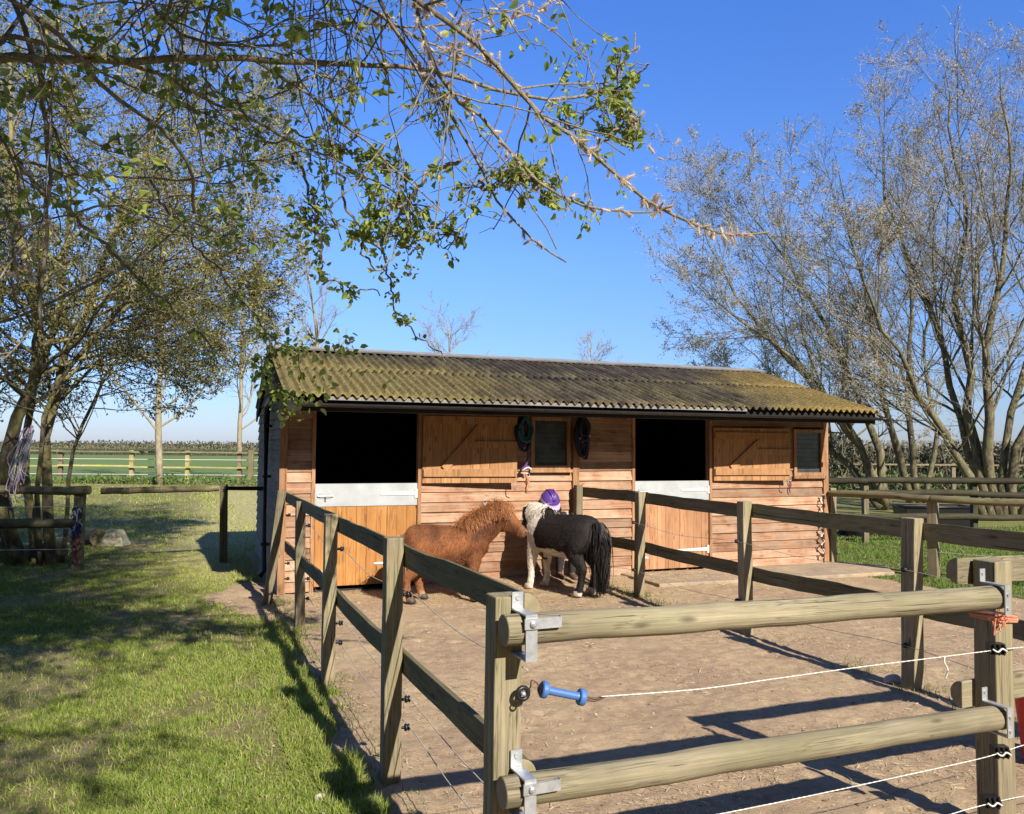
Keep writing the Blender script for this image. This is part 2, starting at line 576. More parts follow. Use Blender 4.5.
def beam(name, p0, p1, prof, mat, parent=None, roll_to=None, seg=10, wob=.004, smooth=False, taper=None, seed=None, bevel=.004, endmat=None):
    """profile prof [(y,z)] swept from p0 to p1; own local x along the grain"""
    L = (Vector(p1) - Vector(p0)).length
    rg = np.random.default_rng(seed if seed is not None else int(abs(p0[0] * 977 + p0[1] * 331 + p1[2] * 71) * 10) + 3)
    prof = np.asarray(prof, float)
    n = len(prof)
    xs = np.linspace(0, L, seg + 1)
    w1 = np.cumsum(rg.normal(0, wob * .5, (seg + 1, 2)), 0)
    w1 -= np.linspace(0, 1, seg + 1)[:, None] * w1[-1]
    sc = 1 + rg.normal(0, wob * 2.5, seg + 1)
    mb = MB()
    v = np.zeros((seg + 1, n, 3))
    for i, x in enumerate(xs):
        k = sc[i] * (1 if taper is None else taper[0] + (taper[1] - taper[0]) * x / L)
        v[i, :, 0] = x
        v[i, :, 1] = prof[:, 0] * k + w1[i, 0]
        v[i, :, 2] = prof[:, 1] * k + w1[i, 1]
    f = [(i * n + j, i * n + (j + 1) % n, (i + 1) * n + (j + 1) % n, (i + 1) * n + j) for i in range(seg) for j in range(n)]
    mb.add(v.reshape(-1, 3), np.array(f)[:, ::-1])
    mb.f.append(np.array([list(range(n))]))
    mb.f.append(np.array([[seg * n + j for j in range(n)][::-1]]))
    mb.mi += [1 if endmat else 0] * 2
    o = mb.build(name, [mat, endmat] if endmat else mat, parent, frame(p0, p1, roll_to), smooth=smooth)
    if smooth:
        for p in o.data.polygons[-2:]:
            p.use_smooth = False
    if bevel:
        b = o.modifiers.new('edge', 'BEVEL')
        b.width = bevel
        b.segments = 2
        b.limit_method = 'ANGLE'
        b.angle_limit = rad(50)
    return o


def sq(w, d=None):
    d = d or w
    return [(-w / 2, -d / 2), (w / 2, -d / 2), (w / 2, d / 2), (-w / 2, d / 2)]


def circ(r, n=20, k=1.0):
    return [(r * math.cos(a), r * k * math.sin(a)) for a in (2 * PI * i / n for i in range(n))]


def half_round(r, n=12):
    """flat side at y=0, round towards +y"""
    return [(r * 1.05 * math.cos(a), r * math.sin(a)) for a in (-PI / 2 + PI * i / n for i in range(n + 1))]


def wire(name, pts, r, mat, parent=None, sides=6, sub=1):
    P = np.asarray(pts, float)
    if sub > 1:
        P = smooth_path(P, sub)
    mb = MB()
    mb.tubes(P, r, sides, caps=True)
    return mb.build(name, mat, parent, smooth=True)


def smooth_path(P, sub=4):
    P = np.asarray(P, float)
    n = len(P)
    out = []
    for i in range(n - 1):
        p0, p1, p2, p3 = P[max(i - 1, 0)], P[i], P[i + 1], P[min(i + 2, n - 1)]
        for k in range(sub):
            t = k / sub
            out.append(.5 * ((2 * p1) + (-p0 + p2) * t + (2 * p0 - 5 * p1 + 4 * p2 - p3) * t * t + (-p0 + 3 * p1 - 3 * p2 + p3) * t ** 3))
    out.append(P[-1])
    return np.array(out)


def resample(P, K):
    P = np.asarray(P, float)
    d = np.concatenate([[0], np.cumsum(np.linalg.norm(np.diff(P, axis=0), axis=1))])
    t = np.linspace(0, d[-1], K)
    return np.stack([np.interp(t, d, P[:, i]) for i in range(P.shape[1])], 1)


# ------------------------------------------------------------------ trees
def grow(P, R, n_per, tr=(.25, 1.0), ratio=.5, ang=(30, 60), rr=.55, K=6, wig=.12, trop=(0, 0, .05), rng=RNG, rmin=.003, lrange=(.6, 1.25), tip=.35, fall=.5):
    N = len(P)
    idx = np.repeat(np.arange(N), n_per)
    n = len(idx)
    t = rng.uniform(tr[0], tr[1], n)
    kk = P.shape[1] - 1
    x = np.minimum(t * kk, kk - 1e-4)
    i0 = x.astype(int)
    fr = (x - i0)[:, None]
    p = P[idx, i0] * (1 - fr) + P[idx, i0 + 1] * fr
    T = norm(P[idx, i0 + 1] - P[idx, i0])
    r = R[idx, i0] * (1 - fr[:, 0]) + R[idx, i0 + 1] * fr[:, 0]
    Lp = np.linalg.norm(np.diff(P, axis=1), axis=2).sum(1)[idx]
    v = rng.normal(size=(n, 3))
    v = norm(v - (v * T).sum(1, keepdims=True) * T)
    a = np.radians(rng.uniform(ang[0], ang[1], n))[:, None]
    d = np.cos(a) * T + np.sin(a) * v
    L = Lp * ratio * rng.uniform(lrange[0], lrange[1], n) * (1 - fall * t)
    out = np.zeros((n, K, 3))
    out[:, 0] = p
    step = (L / (K - 1))[:, None]
    for k in range(1, K):
        d = norm(d + rng.normal(0, wig, (n, 3)) + np.array(trop))
        out[:, k] = out[:, k - 1] + d * step
    r0 = np.maximum(r * rr, rmin)
    Rn = r0[:, None] * np.linspace(1, tip, K)[None]
    return out, np.maximum(Rn, rmin * .7)


def leaf_pts(P, n_per, rng=RNG, tr=(.15, 1.0), spread=.03):
    N, K, _ = P.shape
    idx = np.repeat(np.arange(N), n_per)
    x = np.minimum(rng.uniform(tr[0], tr[1], len(idx)) * (K - 1), K - 1.001)
    i0 = x.astype(int)
    fr = (x - i0)[:, None]
    return P[idx, i0] * (1 - fr) + P[idx, i0 + 1] * fr + rng.normal(0, spread, (len(idx), 3))


def add_leaves(mb, pts, size, width=.55, rng=RNG, mi=0, droop=.3, near=False, srange=(.6, 1.3)):
    n = len(pts)
    if n == 0:
        return
    d = rng.normal(size=(n, 3))
    d[:, 2] -= droop
    d = norm(d)
    q = norm(np.cross(d, rng.normal(size=(n, 3))))
    w = np.cross(d, q)
    s = (size * rng.uniform(srange[0], srange[1], n))[:, None]
    b = pts
    if near:
        up = w * .12
        V = np.stack([b, b + s * (d * .3 + q * width * .48 + up), b + s * (d * .68 + q * width * .36 + up), b + s * (d * 1.0 - w * .1),
                      b + s * (d * .68 - q * width * .36 + up), b + s * (d * .3 - q * width * .48 + up)], 1).reshape(-1, 3)
        k = np.arange(n)[:, None] * 6
        f = np.concatenate([k + np.array([[0, 1, 2, 3]]), k + np.array([[0, 3, 4, 5]])])
    else:
        V = np.stack([b, b + s * (d * .5 + q * width * .5 + w * .1), b + s * d, b + s * (d * .5 - q * width * .5 + w * .1)], 1).reshape(-1, 3)
        k = np.arange(n)[:, None] * 4
        f = k + np.array([[0, 1, 2, 3]])
    mb.add(V, f, mi)


def trace(px, Y, K=14, jit=.0, rng=RNG):
    """polyline through the points seen along rays px at depths Y (scalar, pair, or list)"""
    n = len(px)
    Ys = np.full(n, float(Y)) if np.isscalar(Y) else (np.linspace(Y[0], Y[1], n) if len(Y) == 2 else np.asarray(Y, float))
    P = np.array([at(u, v, y) for (u, v), y in zip(px, Ys)])
    P = resample(smooth_path(P, 5), K)
    if jit:
        P[1:-1] += rng.normal(0, jit, (K - 2, 3))
    return P
# ------------------------------------------------------------------ ground
A_ST = rad(20.8)
ST0 = np.array([-2.44, 8.69])
SU = np.array([math.cos(A_ST), math.sin(A_ST)])
SN = np.array([-SU[1], SU[0]])


def wallpt(s, d=0.0, z=0.0):
    p = ST0 + SU * s - SN * d
    return np.array([p[0], p[1], z])


DIRT = np.array([(-.45, 1.6), (-.60, 3.1), (-.70, 3.9), (-1.36, 5.5), (-2.0, 7.15), (-2.75, 7.9), (-3.3, 8.5), (-3.0, 9.6), (-2.3, 9.0), (4.3, 11.5),
                 (4.5, 10.05), (5.4, 9.0), (7.2, 7.8), (10, 5.5), (11, -1.5), (1.2, -1.5), (.3, .6)], float)


def sdist(P, poly):
    """signed distance to polygon, + inside"""
    x, y = P[:, 0], P[:, 1]
    best = np.full(len(P), 1e9)
    ins = np.zeros(len(P), bool)
    n = len(poly)
    for i in range(n):
        a, b = poly[i], poly[(i + 1) % n]
        ab = b - a
        t = np.clip(((P - a) @ ab) / (ab @ ab), 0, 1)
        best = np.minimum(best, np.linalg.norm(P - (a + t[:, None] * ab), axis=1))
        c = ((a[1] > y) != (b[1] > y)) & (x < (b[0] - a[0]) * (y - a[1]) / (b[1] - a[1] + 1e-12) + a[0])
        ins ^= c
    return np.where(ins, best, -best)


def st_local(x, y):
    dx, dy = x - ST0[0], y - ST0[1]
    return dx * SU[0] + dy * SU[1], dx * SN[0] + dy * SN[1]


def dirt_sd(x, y):
    P = np.stack([x, y], -1)
    return sdist(P, DIRT) + (fbm(x * 2.2, y * 2.2, 5) - .5) * .5 + (fbm(x * 9, y * 9, 6) - .5) * .16


def dirt_h(x, y):
    s, d = st_local(x, y)
    h = .012 + (fbm(x * 1.1, y * 1.1, 11) - .5) * .03 + (fbm(x * 6, y * 6, 12) - .5) * .024 + (fbm(x * 20, y * 20, 13) - .5) * .014
    bank = np.clip(1 - np.abs(s - 2.7) / 1.5, 0, 1) ** .6 * np.clip(1 + d / .7, 0, 1) ** 1.5
    return np.maximum(h, .006) + bank * .075 * (.7 + .6 * vnoise(x * 5, y * 5, 3))


# lawn / field sheet
t = NT('lawn_ground')
p = t.pos()
big = t.noise(p, .55, 4, .6)
mid = t.noise(p, 2.3, 5, .65)
fine = t.noise(p, 22, 6, .75)
g = t.ramp(fine, [(.25, (.08, .09, .025)), (.5, (.16, .165, .05)), (.75, (.27, .25, .10))])
soil = t.ramp(fine, [(.25, (.14, .10, .06)), (.5, (.27, .205, .122)), (.75, (.40, .32, .20))])
f1 = t.ramp(t.math('ADD', t.math('MULTIPLY', mid, .65), t.math('MULTIPLY', big, .35)), [(.44, 0.0), (.60, 1.0)])
fx_ = t.n('ShaderNodeSeparateXYZ', Vector=p).outputs[0]
f1 = t.math('MULTIPLY', f1, t.ramp(t.math('MULTIPLY', fx_, .1), [(.36, 1.0), (.48, .25)]))
col = t.mix(t.math('MULTIPLY', f1, .85), g, soil)
# trodden dry path that runs past the stable to the far field
sp = t.n('ShaderNodeSeparateXYZ', Vector=p)
dx = t.math('ADD', sp.outputs[0], t.math('MULTIPLY', sp.outputs[1], .325))
dpath = t.math('ABSOLUTE', t.math('ADD', dx, .15))
pth = t.ramp(t.math('ADD', t.math('MULTIPLY', dpath, .32), t.math('MULTIPLY', mid, .7)), [(.45, 1.0), (.75, 0.0)])
yfar = t.ramp(t.math('MULTIPLY', sp.outputs[1], .02), [(.17, 0.0), (.22, 1.0), (.54, 1.0), (.60, 0.0)])
pth = t.math('MULTIPLY', pth, yfar)
dry = t.ramp(fine, [(.25, (.21, .185, .085)), (.5, (.36, .325, .15)), (.75, (.50, .46, .25))])
col = t.mix(t.math('MULTIPLY', pth, .95), col, dry)
M['lawn'] = t.bsdf(col, .95, t.bump(fine, .9, .03), .1)

mb = MB()
mb.poly([(-1500, -300, 0), (1500, -300, 0), (1500, 2500, 0), (-1500, 2500, 0)], [[0, 1, 2, 3]])
struct(mb.build('ground', M['lawn']))

# green crop field beyond the far fence
t = NT('crop_field')
p = t.pos()
n1 = t.noise(t.map(p, (.08, .6, 1)), 1.0, 5, .6)
n2 = t.noise(t.map(p, (2, 8, 1)), 1.0, 4, .7)
col = t.ramp(t.math('ADD', t.math('MULTIPLY', n1, .6), t.math('MULTIPLY', n2, .4)), [(.3, (.09, .14, .04)), (.55, (.13, .185, .06)), (.75, (.17, .22, .085))])
M['field'] = t.bsdf(col, .95, t.bump(n2, .6, .08), .1)
mb = MB()
mb.poly([(-900, 35.5, .02), (900, 35.5, .02), (900, 240, .02), (-900, 240, .02)], [[0, 1, 2, 3]])
struct(mb.build('field', M['field']))

# paddock surface
t = NT('paddock_dirt')
p = t.pos()
n1 = t.noise(p, 1.3, 5, .6)
n2 = t.math('ADD', t.math('MULTIPLY', t.noise(p, 14, 6, .75), .6), t.math('MULTIPLY', t.noise(t.map(p, (45, 130, 60)), 1.0, 5, .75, .5), .4))
n3 = t.noise(t.map(p, (26, 90, 30)), 1.0, 5, .7, 1.0)
c1 = t.ramp(n2, [(.25, (.18, .122, .077)), (.5, (.315, .222, .143)), (.75, (.45, .335, .225))])
c2 = t.ramp(n2, [(.25, (.235, .165, .097)), (.5, (.385, .283, .175)), (.75, (.52, .40, .26))])
col = t.mix(t.ramp(n1, [(.4, 0.0), (.62, 1.0)]), c1, c2)
col = t.mix(t.math('MULTIPLY', t.ramp(n3, [(.56, 0.0), (.64, 1.0)]), .6), col, (.56, .44, .27))
M['dirt'] = t.bsdf(col, .95, t.bump(t.math('ADD', n2, t.math('MULTIPLY', n3, .3)), .8, .02), .1)
res = .03
xs, ys = np.arange(-3.6, 11.2, res), np.arange(-1.6, 11.7, res)
X, Y = np.meshgrid(xs, ys)
sd = dirt_sd(X.ravel(), Y.ravel()).reshape(X.shape)
Z = dirt_h(X, Y)
_hr = np.random.default_rng(55)
for _k in range(900):      # hoof prints pressed into the dirt
    _y = 2.8 * (9.6 / 2.8) ** _hr.random()
    _x = _hr.uniform(-.62, .62) * _y
    _i, _j = int((_x - xs[0]) / res), int((_y - ys[0]) / res)
    if 4 < _i < len(xs) - 5 and 4 < _j < len(ys) - 5:
        _sx, _sy = X[_j - 4:_j + 5, _i - 4:_i + 5] - _x, Y[_j - 4:_j + 5, _i - 4:_i + 5] - _y
        _r = np.hypot(_sx, _sy)
        Z[_j - 4:_j + 5, _i - 4:_i + 5] += -.008 * np.exp(-(_r / .04) ** 4) + .004 * np.exp(-((_r - .068) / .02) ** 2)
Z = np.maximum(Z, .0045)
Z = np.where(sd < .12, np.maximum(.003, Z * np.clip(sd / .12, 0, 1)), Z)
keep = (sd[:-1, :-1] > 0) | (sd[1:, 1:] > 0) | (sd[:-1, 1:] > 0) | (sd[1:, :-1] > 0)
idx = np.arange(X.size).reshape(X.shape)
f = np.stack([idx[:-1, :-1], idx[:-1, 1:], idx[1:, 1:], idx[1:, :-1]], -1)[keep]
used = np.unique(f)
remap = np.full(X.size, -1)
remap[used] = np.arange(len(used))
mb = MB()
mb.add(np.stack([X.ravel(), Y.ravel(), Z.ravel()], -1)[used], remap[f])
struct(mb.build('paddock_ground', M['dirt'], smooth=True))

# concrete apron by the right-hand box
t = NT('dusty_concrete')
p = t.pos()
n2 = t.noise(p, 9, 6, .7)
n1 = t.noise(p, 1.6, 4, .6)
col = t.mix(t.ramp(n1, [(.4, 0.0), (.65, 1.0)]), t.ramp(n2, [(.3, (.21, .16, .115)), (.7, (.34, .28, .21))]), t.ramp(n2, [(.3, (.30, .22, .14)), (.7, (.44, .34, .23))]))
M['concrete'] = t.bsdf(col, .9, t.bump(n2, .4, .006), .2)
mb = MB()
pts = [wallpt(4.05, .02, 0), wallpt(4.1, .85, 0), wallpt(5.6, .92, 0), wallpt(7.45, .98, 0), wallpt(7.75, .5, 0), wallpt(7.4, .02, 0)]
mb.prism(np.array(pts)[:, :], (0, 0, .05))
slab = struct(mb.build('concrete_path', M['concrete']))
b = slab.modifiers.new('edge', 'BEVEL')
b.width = .012
b.segments = 2

# ------------------------------------------------------------------ stable
ST_M = Matrix.Translation((ST0[0], ST0[1], 0)) @ Matrix.Rotation(A_ST, 4, 'Z')
stable = thing('stable', 'timber two-box stable with mossy corrugated roof beside the sandy pen', 'stable', (ST0[0], ST0[1], 0), A_ST)
W, D, EY, RY = 7.22, 3.7, -.92, 1.5
ZE, ZR = 2.06, 2.76


def roofz(y):
    return ZE + (y - EY) * (ZR - ZE) / (RY - EY) if y <= RY else ZR - (y - RY) * (ZR - ZE) / (RY - EY)


def boards(mb, a0, a1, z0, z1, holes, pitch=.116, out=.027, z_limit=None):
    """feather-edge boards on the plane y=0 (facing -y), a = along"""
    k = 0
    z = z0
    while z < z1 - .02:
        zt = min(z + pitch + .012, z1)
        segs = [(a0, a1)]
        for h0, h1, hz0, hz1 in holes:
            if zt - .014 > hz0 and z < hz1 - .01:
                ns = []
                for s0, s1 in segs:
                    if h0 >= s1 or h1 <= s0:
                        ns.append((s0, s1))
                    else:
                        if h0 - s0 > .01:
                            ns.append((s0, h0))
                        if s1 - h1 > .01:
                            ns.append((h1, s1))
                segs = ns
        for s0, s1 in segs:
            o = out + random.uniform(-.004, .004)
            dz0, dz1 = random.uniform(-.005, .005), random.uniform(-.005, .005)
            v = []
            for x, dz in ((s0, dz0), (s1, dz1)):
                v += [(x, 0, z + dz), (x, -o, z + dz), (x, -.007, zt), (x, 0, zt)]
            mb.add(v, [(0, 1, 2, 3), (7, 6, 5, 4), (0, 4, 5, 1), (1, 5, 6, 2), (2, 6, 7, 3), (3, 7, 4, 0)])
        z += pitch
        k += 1


D1, D2 = (.345, 1.475), (4.245, 5.335)
W1, W2 = (2.86, 3.33, 1.345, 1.93), (6.69, 7.15, 1.25, 1.84)
JW = .04
holes = [(D1[0] - JW, D1[1] + JW, -1, 2.06), (D2[0] - JW, D2[1] + JW, -1, 2.06), W1, W2]
mb = MB()
boards(mb, 0, W, .03, 2.28, holes)
mb.build('front_wall', M['clad'], stable, ST_M)
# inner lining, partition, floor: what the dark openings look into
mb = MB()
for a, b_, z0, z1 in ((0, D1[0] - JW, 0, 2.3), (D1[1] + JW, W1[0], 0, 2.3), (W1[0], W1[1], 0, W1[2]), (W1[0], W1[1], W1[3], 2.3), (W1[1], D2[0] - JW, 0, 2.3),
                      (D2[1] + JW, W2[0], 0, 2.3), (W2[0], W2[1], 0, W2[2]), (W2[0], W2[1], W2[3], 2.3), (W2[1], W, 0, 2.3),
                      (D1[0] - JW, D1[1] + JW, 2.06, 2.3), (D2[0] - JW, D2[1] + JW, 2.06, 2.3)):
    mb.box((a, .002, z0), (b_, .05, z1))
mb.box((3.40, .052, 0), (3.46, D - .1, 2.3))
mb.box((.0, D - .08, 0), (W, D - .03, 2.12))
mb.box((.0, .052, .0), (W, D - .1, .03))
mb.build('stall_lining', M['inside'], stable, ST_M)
# side walls
for sx, x0 in ((-1, 0.0), (1, W)):
    mb = MB()
    z = .03
    while z < 2.72:
        zt = z + .128
        def yr(zz):
            if zz < roofz(0) - .03:
                return (0.0, D - .02)
            ya = EY + (zz + .05 - ZE) / ((ZR - ZE) / (RY - EY))
            return (max(0, ya), min(D - .02, 2 * RY - ya))
        a, b_ = yr(zt)
        if b_ - a > .05:
            o = .028
            v = []
            for y in (a, b_):
                v += [(x0, y, z), (x0 + sx * o, y, z), (x0 + sx * .007, y, zt), (x0, y, zt)]
            fs = [(0, 1, 2, 3), (7, 6, 5, 4), (0, 4, 5, 1), (1, 5, 6, 2), (2, 6, 7, 3), (3, 7, 4, 0)]
            mb.add(v, fs)
            mb.box((x0 - sx * .045, a, z), (x0 - sx * .002, b_, z + .1159))
        z += .116
    mb.build('side_wall', M['clad_side'] if sx < 0 else M['clad'], stable, ST_M)
mb = MB()
mb.box((0, D - .028, 0), (W, D, 2.12))
mb.box((0, D - .024, 2.1205), (W, D - .004, 2.185))
mb.box((0, .004, 2.3005), (W, .046, 2.332))
mb.build('rear_wall', M['clad_side'], stable, ST_M)
# corner trims and jambs
def trim(name, x0, x1, y0, y1, z0, z1, mat='trim'):
    mb = MB()
    mb.box((x0, y0, z0), (x1, y1, z1))
    o = mb.build(name, M[mat], stable, ST_M)
    bv = o.modifiers.new('edge', 'BEVEL')
    bv.width = .003
    bv.segments = 2
    return o


trim('corner_trim', -.03, .05, -.045, -.002, 0, 2.26)
trim('corner_trim', W - .05, W + .032, -.045, -.002, 0, 2.26)
trim('centre_trim', 3.385, 3.47, -.05, -.027, 0, 2.2)
for d0, d1 in (D1, D2):
    trim('door_jamb', d0 - JW, d0, -.035, .06, 0, 2.06)
    trim('door_jamb', d1, d1 + JW, -.035, .06, 0, 2.06)
    trim('door_head', d0 - JW, d1 + JW, -.037, .06, 2.0605, 2.12)


def strap_hinge(parent, x0, x1, z, y):
    mb = MB()
    mb.prism([(x0, y, z - .022), (x1, y, z - .010), (x1, y, z + .010), (x0, y, z + .022)], (0, -.006, 0))
    mb.prism([(x0 - .05 * np.sign(x1 - x0), y - .001, z - .05), (x0, y - .001, z - .05), (x0, y - .001, z + .05), (x0 - .05 * np.sign(x1 - x0), y - .001, z + .05)], (0, -.008, 0))
    mb.build('strap_hinge', M['white_metal'], parent, ST_M)


def bolt(parent, x, z, y, L=.14, s=1):
    mb = MB()
    mb.box((x - .06, y - .006, z - .028), (x + .06, y, z + .028))
    mb.tubes([(x - L * .6, y - .016, z), (x + L * .6, y - .016, z)], .008, 8, caps=True)
    mb.tubes([(x, y - .016, z), (x + .01, y - .05, z - .03)], .007, 6, caps=True)
    mb.build('bolt', M['galv'], parent, ST_M)


def lower_door(d0, d1, mat, label):
    mb = MB()
    n = 10
    w = (d1 - d0 - .012) / n
    for i in range(n):
        x = d0 + .006 + i * w
        mb.box((x + .0015, -.012 + random.uniform(-.0015, .0015), .075), (x + w - .0015, .012, 1.155))
    for z in (.16, .62, 1.05):
        mb.box((d0 + .02, .0125, z - .06), (d1 - .02, .035, z + .06))
    o = mb.build('lower_door', M[mat], stable, ST_M)
    o['label'] = label
    mb = MB()
    mb.box((d0 + .003, -.020, .93), (d1 - .003, -.0145, 1.168))
    mb.box((d0 + .003, -.020, 1.168), (d1 - .003, .04, 1.174))
    mb.build('top_plate', M['plate'], o, ST_M)
    bolt(o, d0 + .11, 1.045, -.021)
    bolt(o, d0 + .12, .22, -.0145, .11)
    strap_hinge(o, d1 - .03, d1 - .48, .30, -.0145)
    strap_hinge(o, d1 - .03, d1 - .42, 1.06, -.0215)
    return o


lower_door(*D1, 'door_orange', 'bright orange lower stable door with bolts')
lower_door(*D2, 'door_red', 'red brown lower stable door behind the fence')


def upper_door(x0, wdt, z1, swing):
    Mx = ST_M @ Matrix.Translation((x0, -.045, 0)) @ Matrix.Rotation(-swing, 4, 'Z')
    mb = MB()
    n = 10
    w = wdt / n
    zb = 1.175
    for i in range(n):
        mb.box((i * w + .0015, -.016 + random.uniform(-.001, .001), zb), ((i + 1) * w - .0015, .006, z1))
    # ledges and diagonal brace on the side we see
    for z, hh in ((zb + .115, .085), (z1 - .10, .085)):
        mb.box((.01, -.040, z - hh / 2), (wdt - .01, -.0175, z + hh / 2))
    mb.box((wdt * .47, -.0395, (zb + z1) / 2 - .04 + .03), (wdt - .012, -.0175, (zb + z1) / 2 + .04 + .03))
    a, b_ = np.array([wdt * .22, zb + .16]), np.array([wdt * .62, z1 - .145])
    q = norm(np.array([-(b_ - a)[1], (b_ - a)[0]])) * .042
    mb.prism([(a[0] - q[0], -.0178, a[1] - q[1]), (a[0] + q[0], -.0178, a[1] + q[1]), (b_[0] + q[0], -.0178, b_[1] + q[1]), (b_[0] - q[0], -.0178, b_[1] - q[1])], (0, -.0225, 0))
    o = mb.build('upper_door', M['door_upper'], stable, Mx)
    mb = MB()
    mb.tubes([(wdt - .06, -.045, zb + .02), (wdt - .05, -.055, zb - .05), (wdt - .02, -.02, zb - .09)], .006, 6, caps=True)
    mb.build('door_hook', M['galv'], o, Mx)
    return o


upper_door(1.52, 1.11, 1.99, rad(4.5))
upper_door(5.385, 1.15, 1.86, rad(3.5))

t = NT('dusty_window')
v = t.co('Object')
nn = t.noise(v, 6, 5, .6)
gl = t.ramp(nn, [(.3, (.035, .045, .05)), (.7, (.10, .12, .125))])
br = t.n('ShaderNodeTexBrick', {'offset': 0.0}, Vector=t.map(v, (1, 1, 1)), Scale=1.0)
M['pane'] = t.bsdf(gl, .22, None, .5)


def window(x0, x1, z0, z1):
    mb = MB()
    fw = .045
    mb.box((x0 - .02, -.052, z0 - .02), (x0 + fw - .02, .03, z1 + .02))
    mb.box((x1 - fw + .02, -.052, z0 - .02), (x1 + .02, .03, z1 + .02))
    mb.box((x0 + fw - .0195, -.050, z1 - .025), (x1 - fw + .0195, .03, z1 + .019))
    mb.box((x0 + fw - .0195, -.050, z0 - .019), (x1 - fw + .0195, .03, z0 + .025))
    fr = mb.build('window', M['trim'], stable, ST_M)
    mb = MB()
    mb.box((x0 - .04, -.075, z0 - .055), (x1 + .04, -.03, z0 - .0205))
    mb.build('sill', M['trim'], fr, ST_M)
    mb = MB()
    mb.box((x0 + .02, -.02, z0 + .02), (x1 - .02, -.012, z1 - .02))
    mb.build('pane', M['pane'], fr, ST_M)
    mb = MB()
    for x in np.arange(x0 + .035, x1 - .02, .03):
        mb.tubes([(x, -.03, z0 + .02), (x, -.03, z1 - .02)], .0016, 4)
    for z in np.arange(z0 + .05, z1 - .02, .06):
        mb.tubes([(x0 + .02, -.032, z), (x1 - .02, -.032, z)], .0016, 4)
    mb.build('mesh_guard', M['black_plastic'], fr, ST_M)


window(*W1)
window(*W2)

# roof
t = NT('mossy_fibre_cement')
v = t.co('Object')
sp = t.n('ShaderNodeSeparateXYZ', Vector=v)
xx, yy = sp.outputs[0], sp.outputs[1]
n1 = t.noise(t.map(v, (7, 1.6, 3)), 1.0, 6, .65, .3)
n2 = t.noise(v, 26, 5, .7)
n3 = t.noise(t.map(v, (1.0, .9, 1)), 1.0, 4, .6)
base = t.ramp(n1, [(.3, (.02, .017, .014)), (.5, (.05, .042, .033)), (.72, (.115, .099, .078))])
moss = t.ramp(n2, [(.3, (.06, .046, .018)), (.5, (.18, .145, .05)), (.75, (.36, .305, .12))])
# moss thins towards the ridge and the middle; ochre lichen at the right end
lowf = t.n('ShaderNodeMapRange', Value=yy, _1=1.35, _2=.1, _3=0.0, _4=.22).outputs[0]
leftf = t.n('ShaderNodeMapRange', Value=xx, _1=3.2, _2=.0, _3=0.0, _4=.40).outputs[0]
rightf = t.n('ShaderNodeMapRange', Value=xx, _1=5.0, _2=7.2, _3=0.0, _4=.38).outputs[0]
mf = t.math('ADD', t.math('ADD', t.math('MULTIPLY', n1, .5), t.math('MULTIPLY', n3, .5)), t.math('ADD', t.math('ADD', lowf, leftf), rightf))
mf = t.math('MULTIPLY', t.ramp(mf, [(.66, 0.0), (.95, 1.0)]), .75)
ochre = t.mix(t.ramp(t.math('MULTIPLY', xx, .1), [(.52, 0.0), (.70, 1.0)]), moss, t.ramp(n2, [(.3, (.11, .075, .025)), (.7, (.38, .265, .075))]))
col = t.mix(mf, base, ochre)
spk = t.ramp(n2, [(.60, 0.0), (.68, 1.0)])
col = t.mix(t.math('MULTIPLY', spk, .35), col, (.36, .33, .24))
M['roof'] = t.bsdf(col, .92, t.bump(n2, .7, .012), .15)
mb = MB()
per, amp = .095, .021


def sheet(y0, y1, lift, x0=-.07, x1=W + .07, spp=10, ny=8):
    xs = np.arange(x0, x1 + 1e-6, per / spp)
    ys = np.linspace(y0, y1, ny)
    Xg, Yg = np.meshgrid(xs, ys)
    Zg = np.vectorize(roofz)(Yg) + lift + amp * np.cos(2 * PI * Xg / per) + (fbm(Xg * 1.5, Yg * 1.5, 31) - .5) * .02
    # sheets end unevenly at the eave
    sheet_id = np.floor(Xg / 1.022)
    Yg = Yg + (vnoise(sheet_id * 3.7, sheet_id * 0 + y0, 8) - .5) * .03
    nx_, ny_ = len(xs), len(ys)
    top = np.stack([Xg, Yg, Zg], -1).reshape(-1, 3)
    bot = top - np.array([0, 0, .009])
    v = np.vstack([top, bot])
    i = (np.arange(ny_ - 1)[:, None] * nx_ + np.arange(nx_ - 1)[None]).reshape(-1)
    n = nx_ * ny_
    f = np.concatenate([np.stack([i, i + 1, i + nx_ + 1, i + nx_], 1), np.stack([i, i + nx_, i + nx_ + 1, i + 1], 1) + n])
    e = np.arange(nx_ - 1)
    k = (ny_ - 1) * nx_
    e2 = np.arange(ny_ - 1) * nx_
    f = np.concatenate([f, np.stack([e, e + n, e + 1 + n, e + 1], 1), np.stack([e + k, e + k + 1, e + k + 1 + n, e + k + n], 1),
                        np.stack([e2, e2 + nx_, e2 + nx_ + n, e2 + n], 1), np.stack([e2 + nx_ - 1, e2 + nx_ - 1 + n, e2 + 2 * nx_ - 1 + n, e2 + 2 * nx_ - 1], 1)])
    mb.add(v, f)


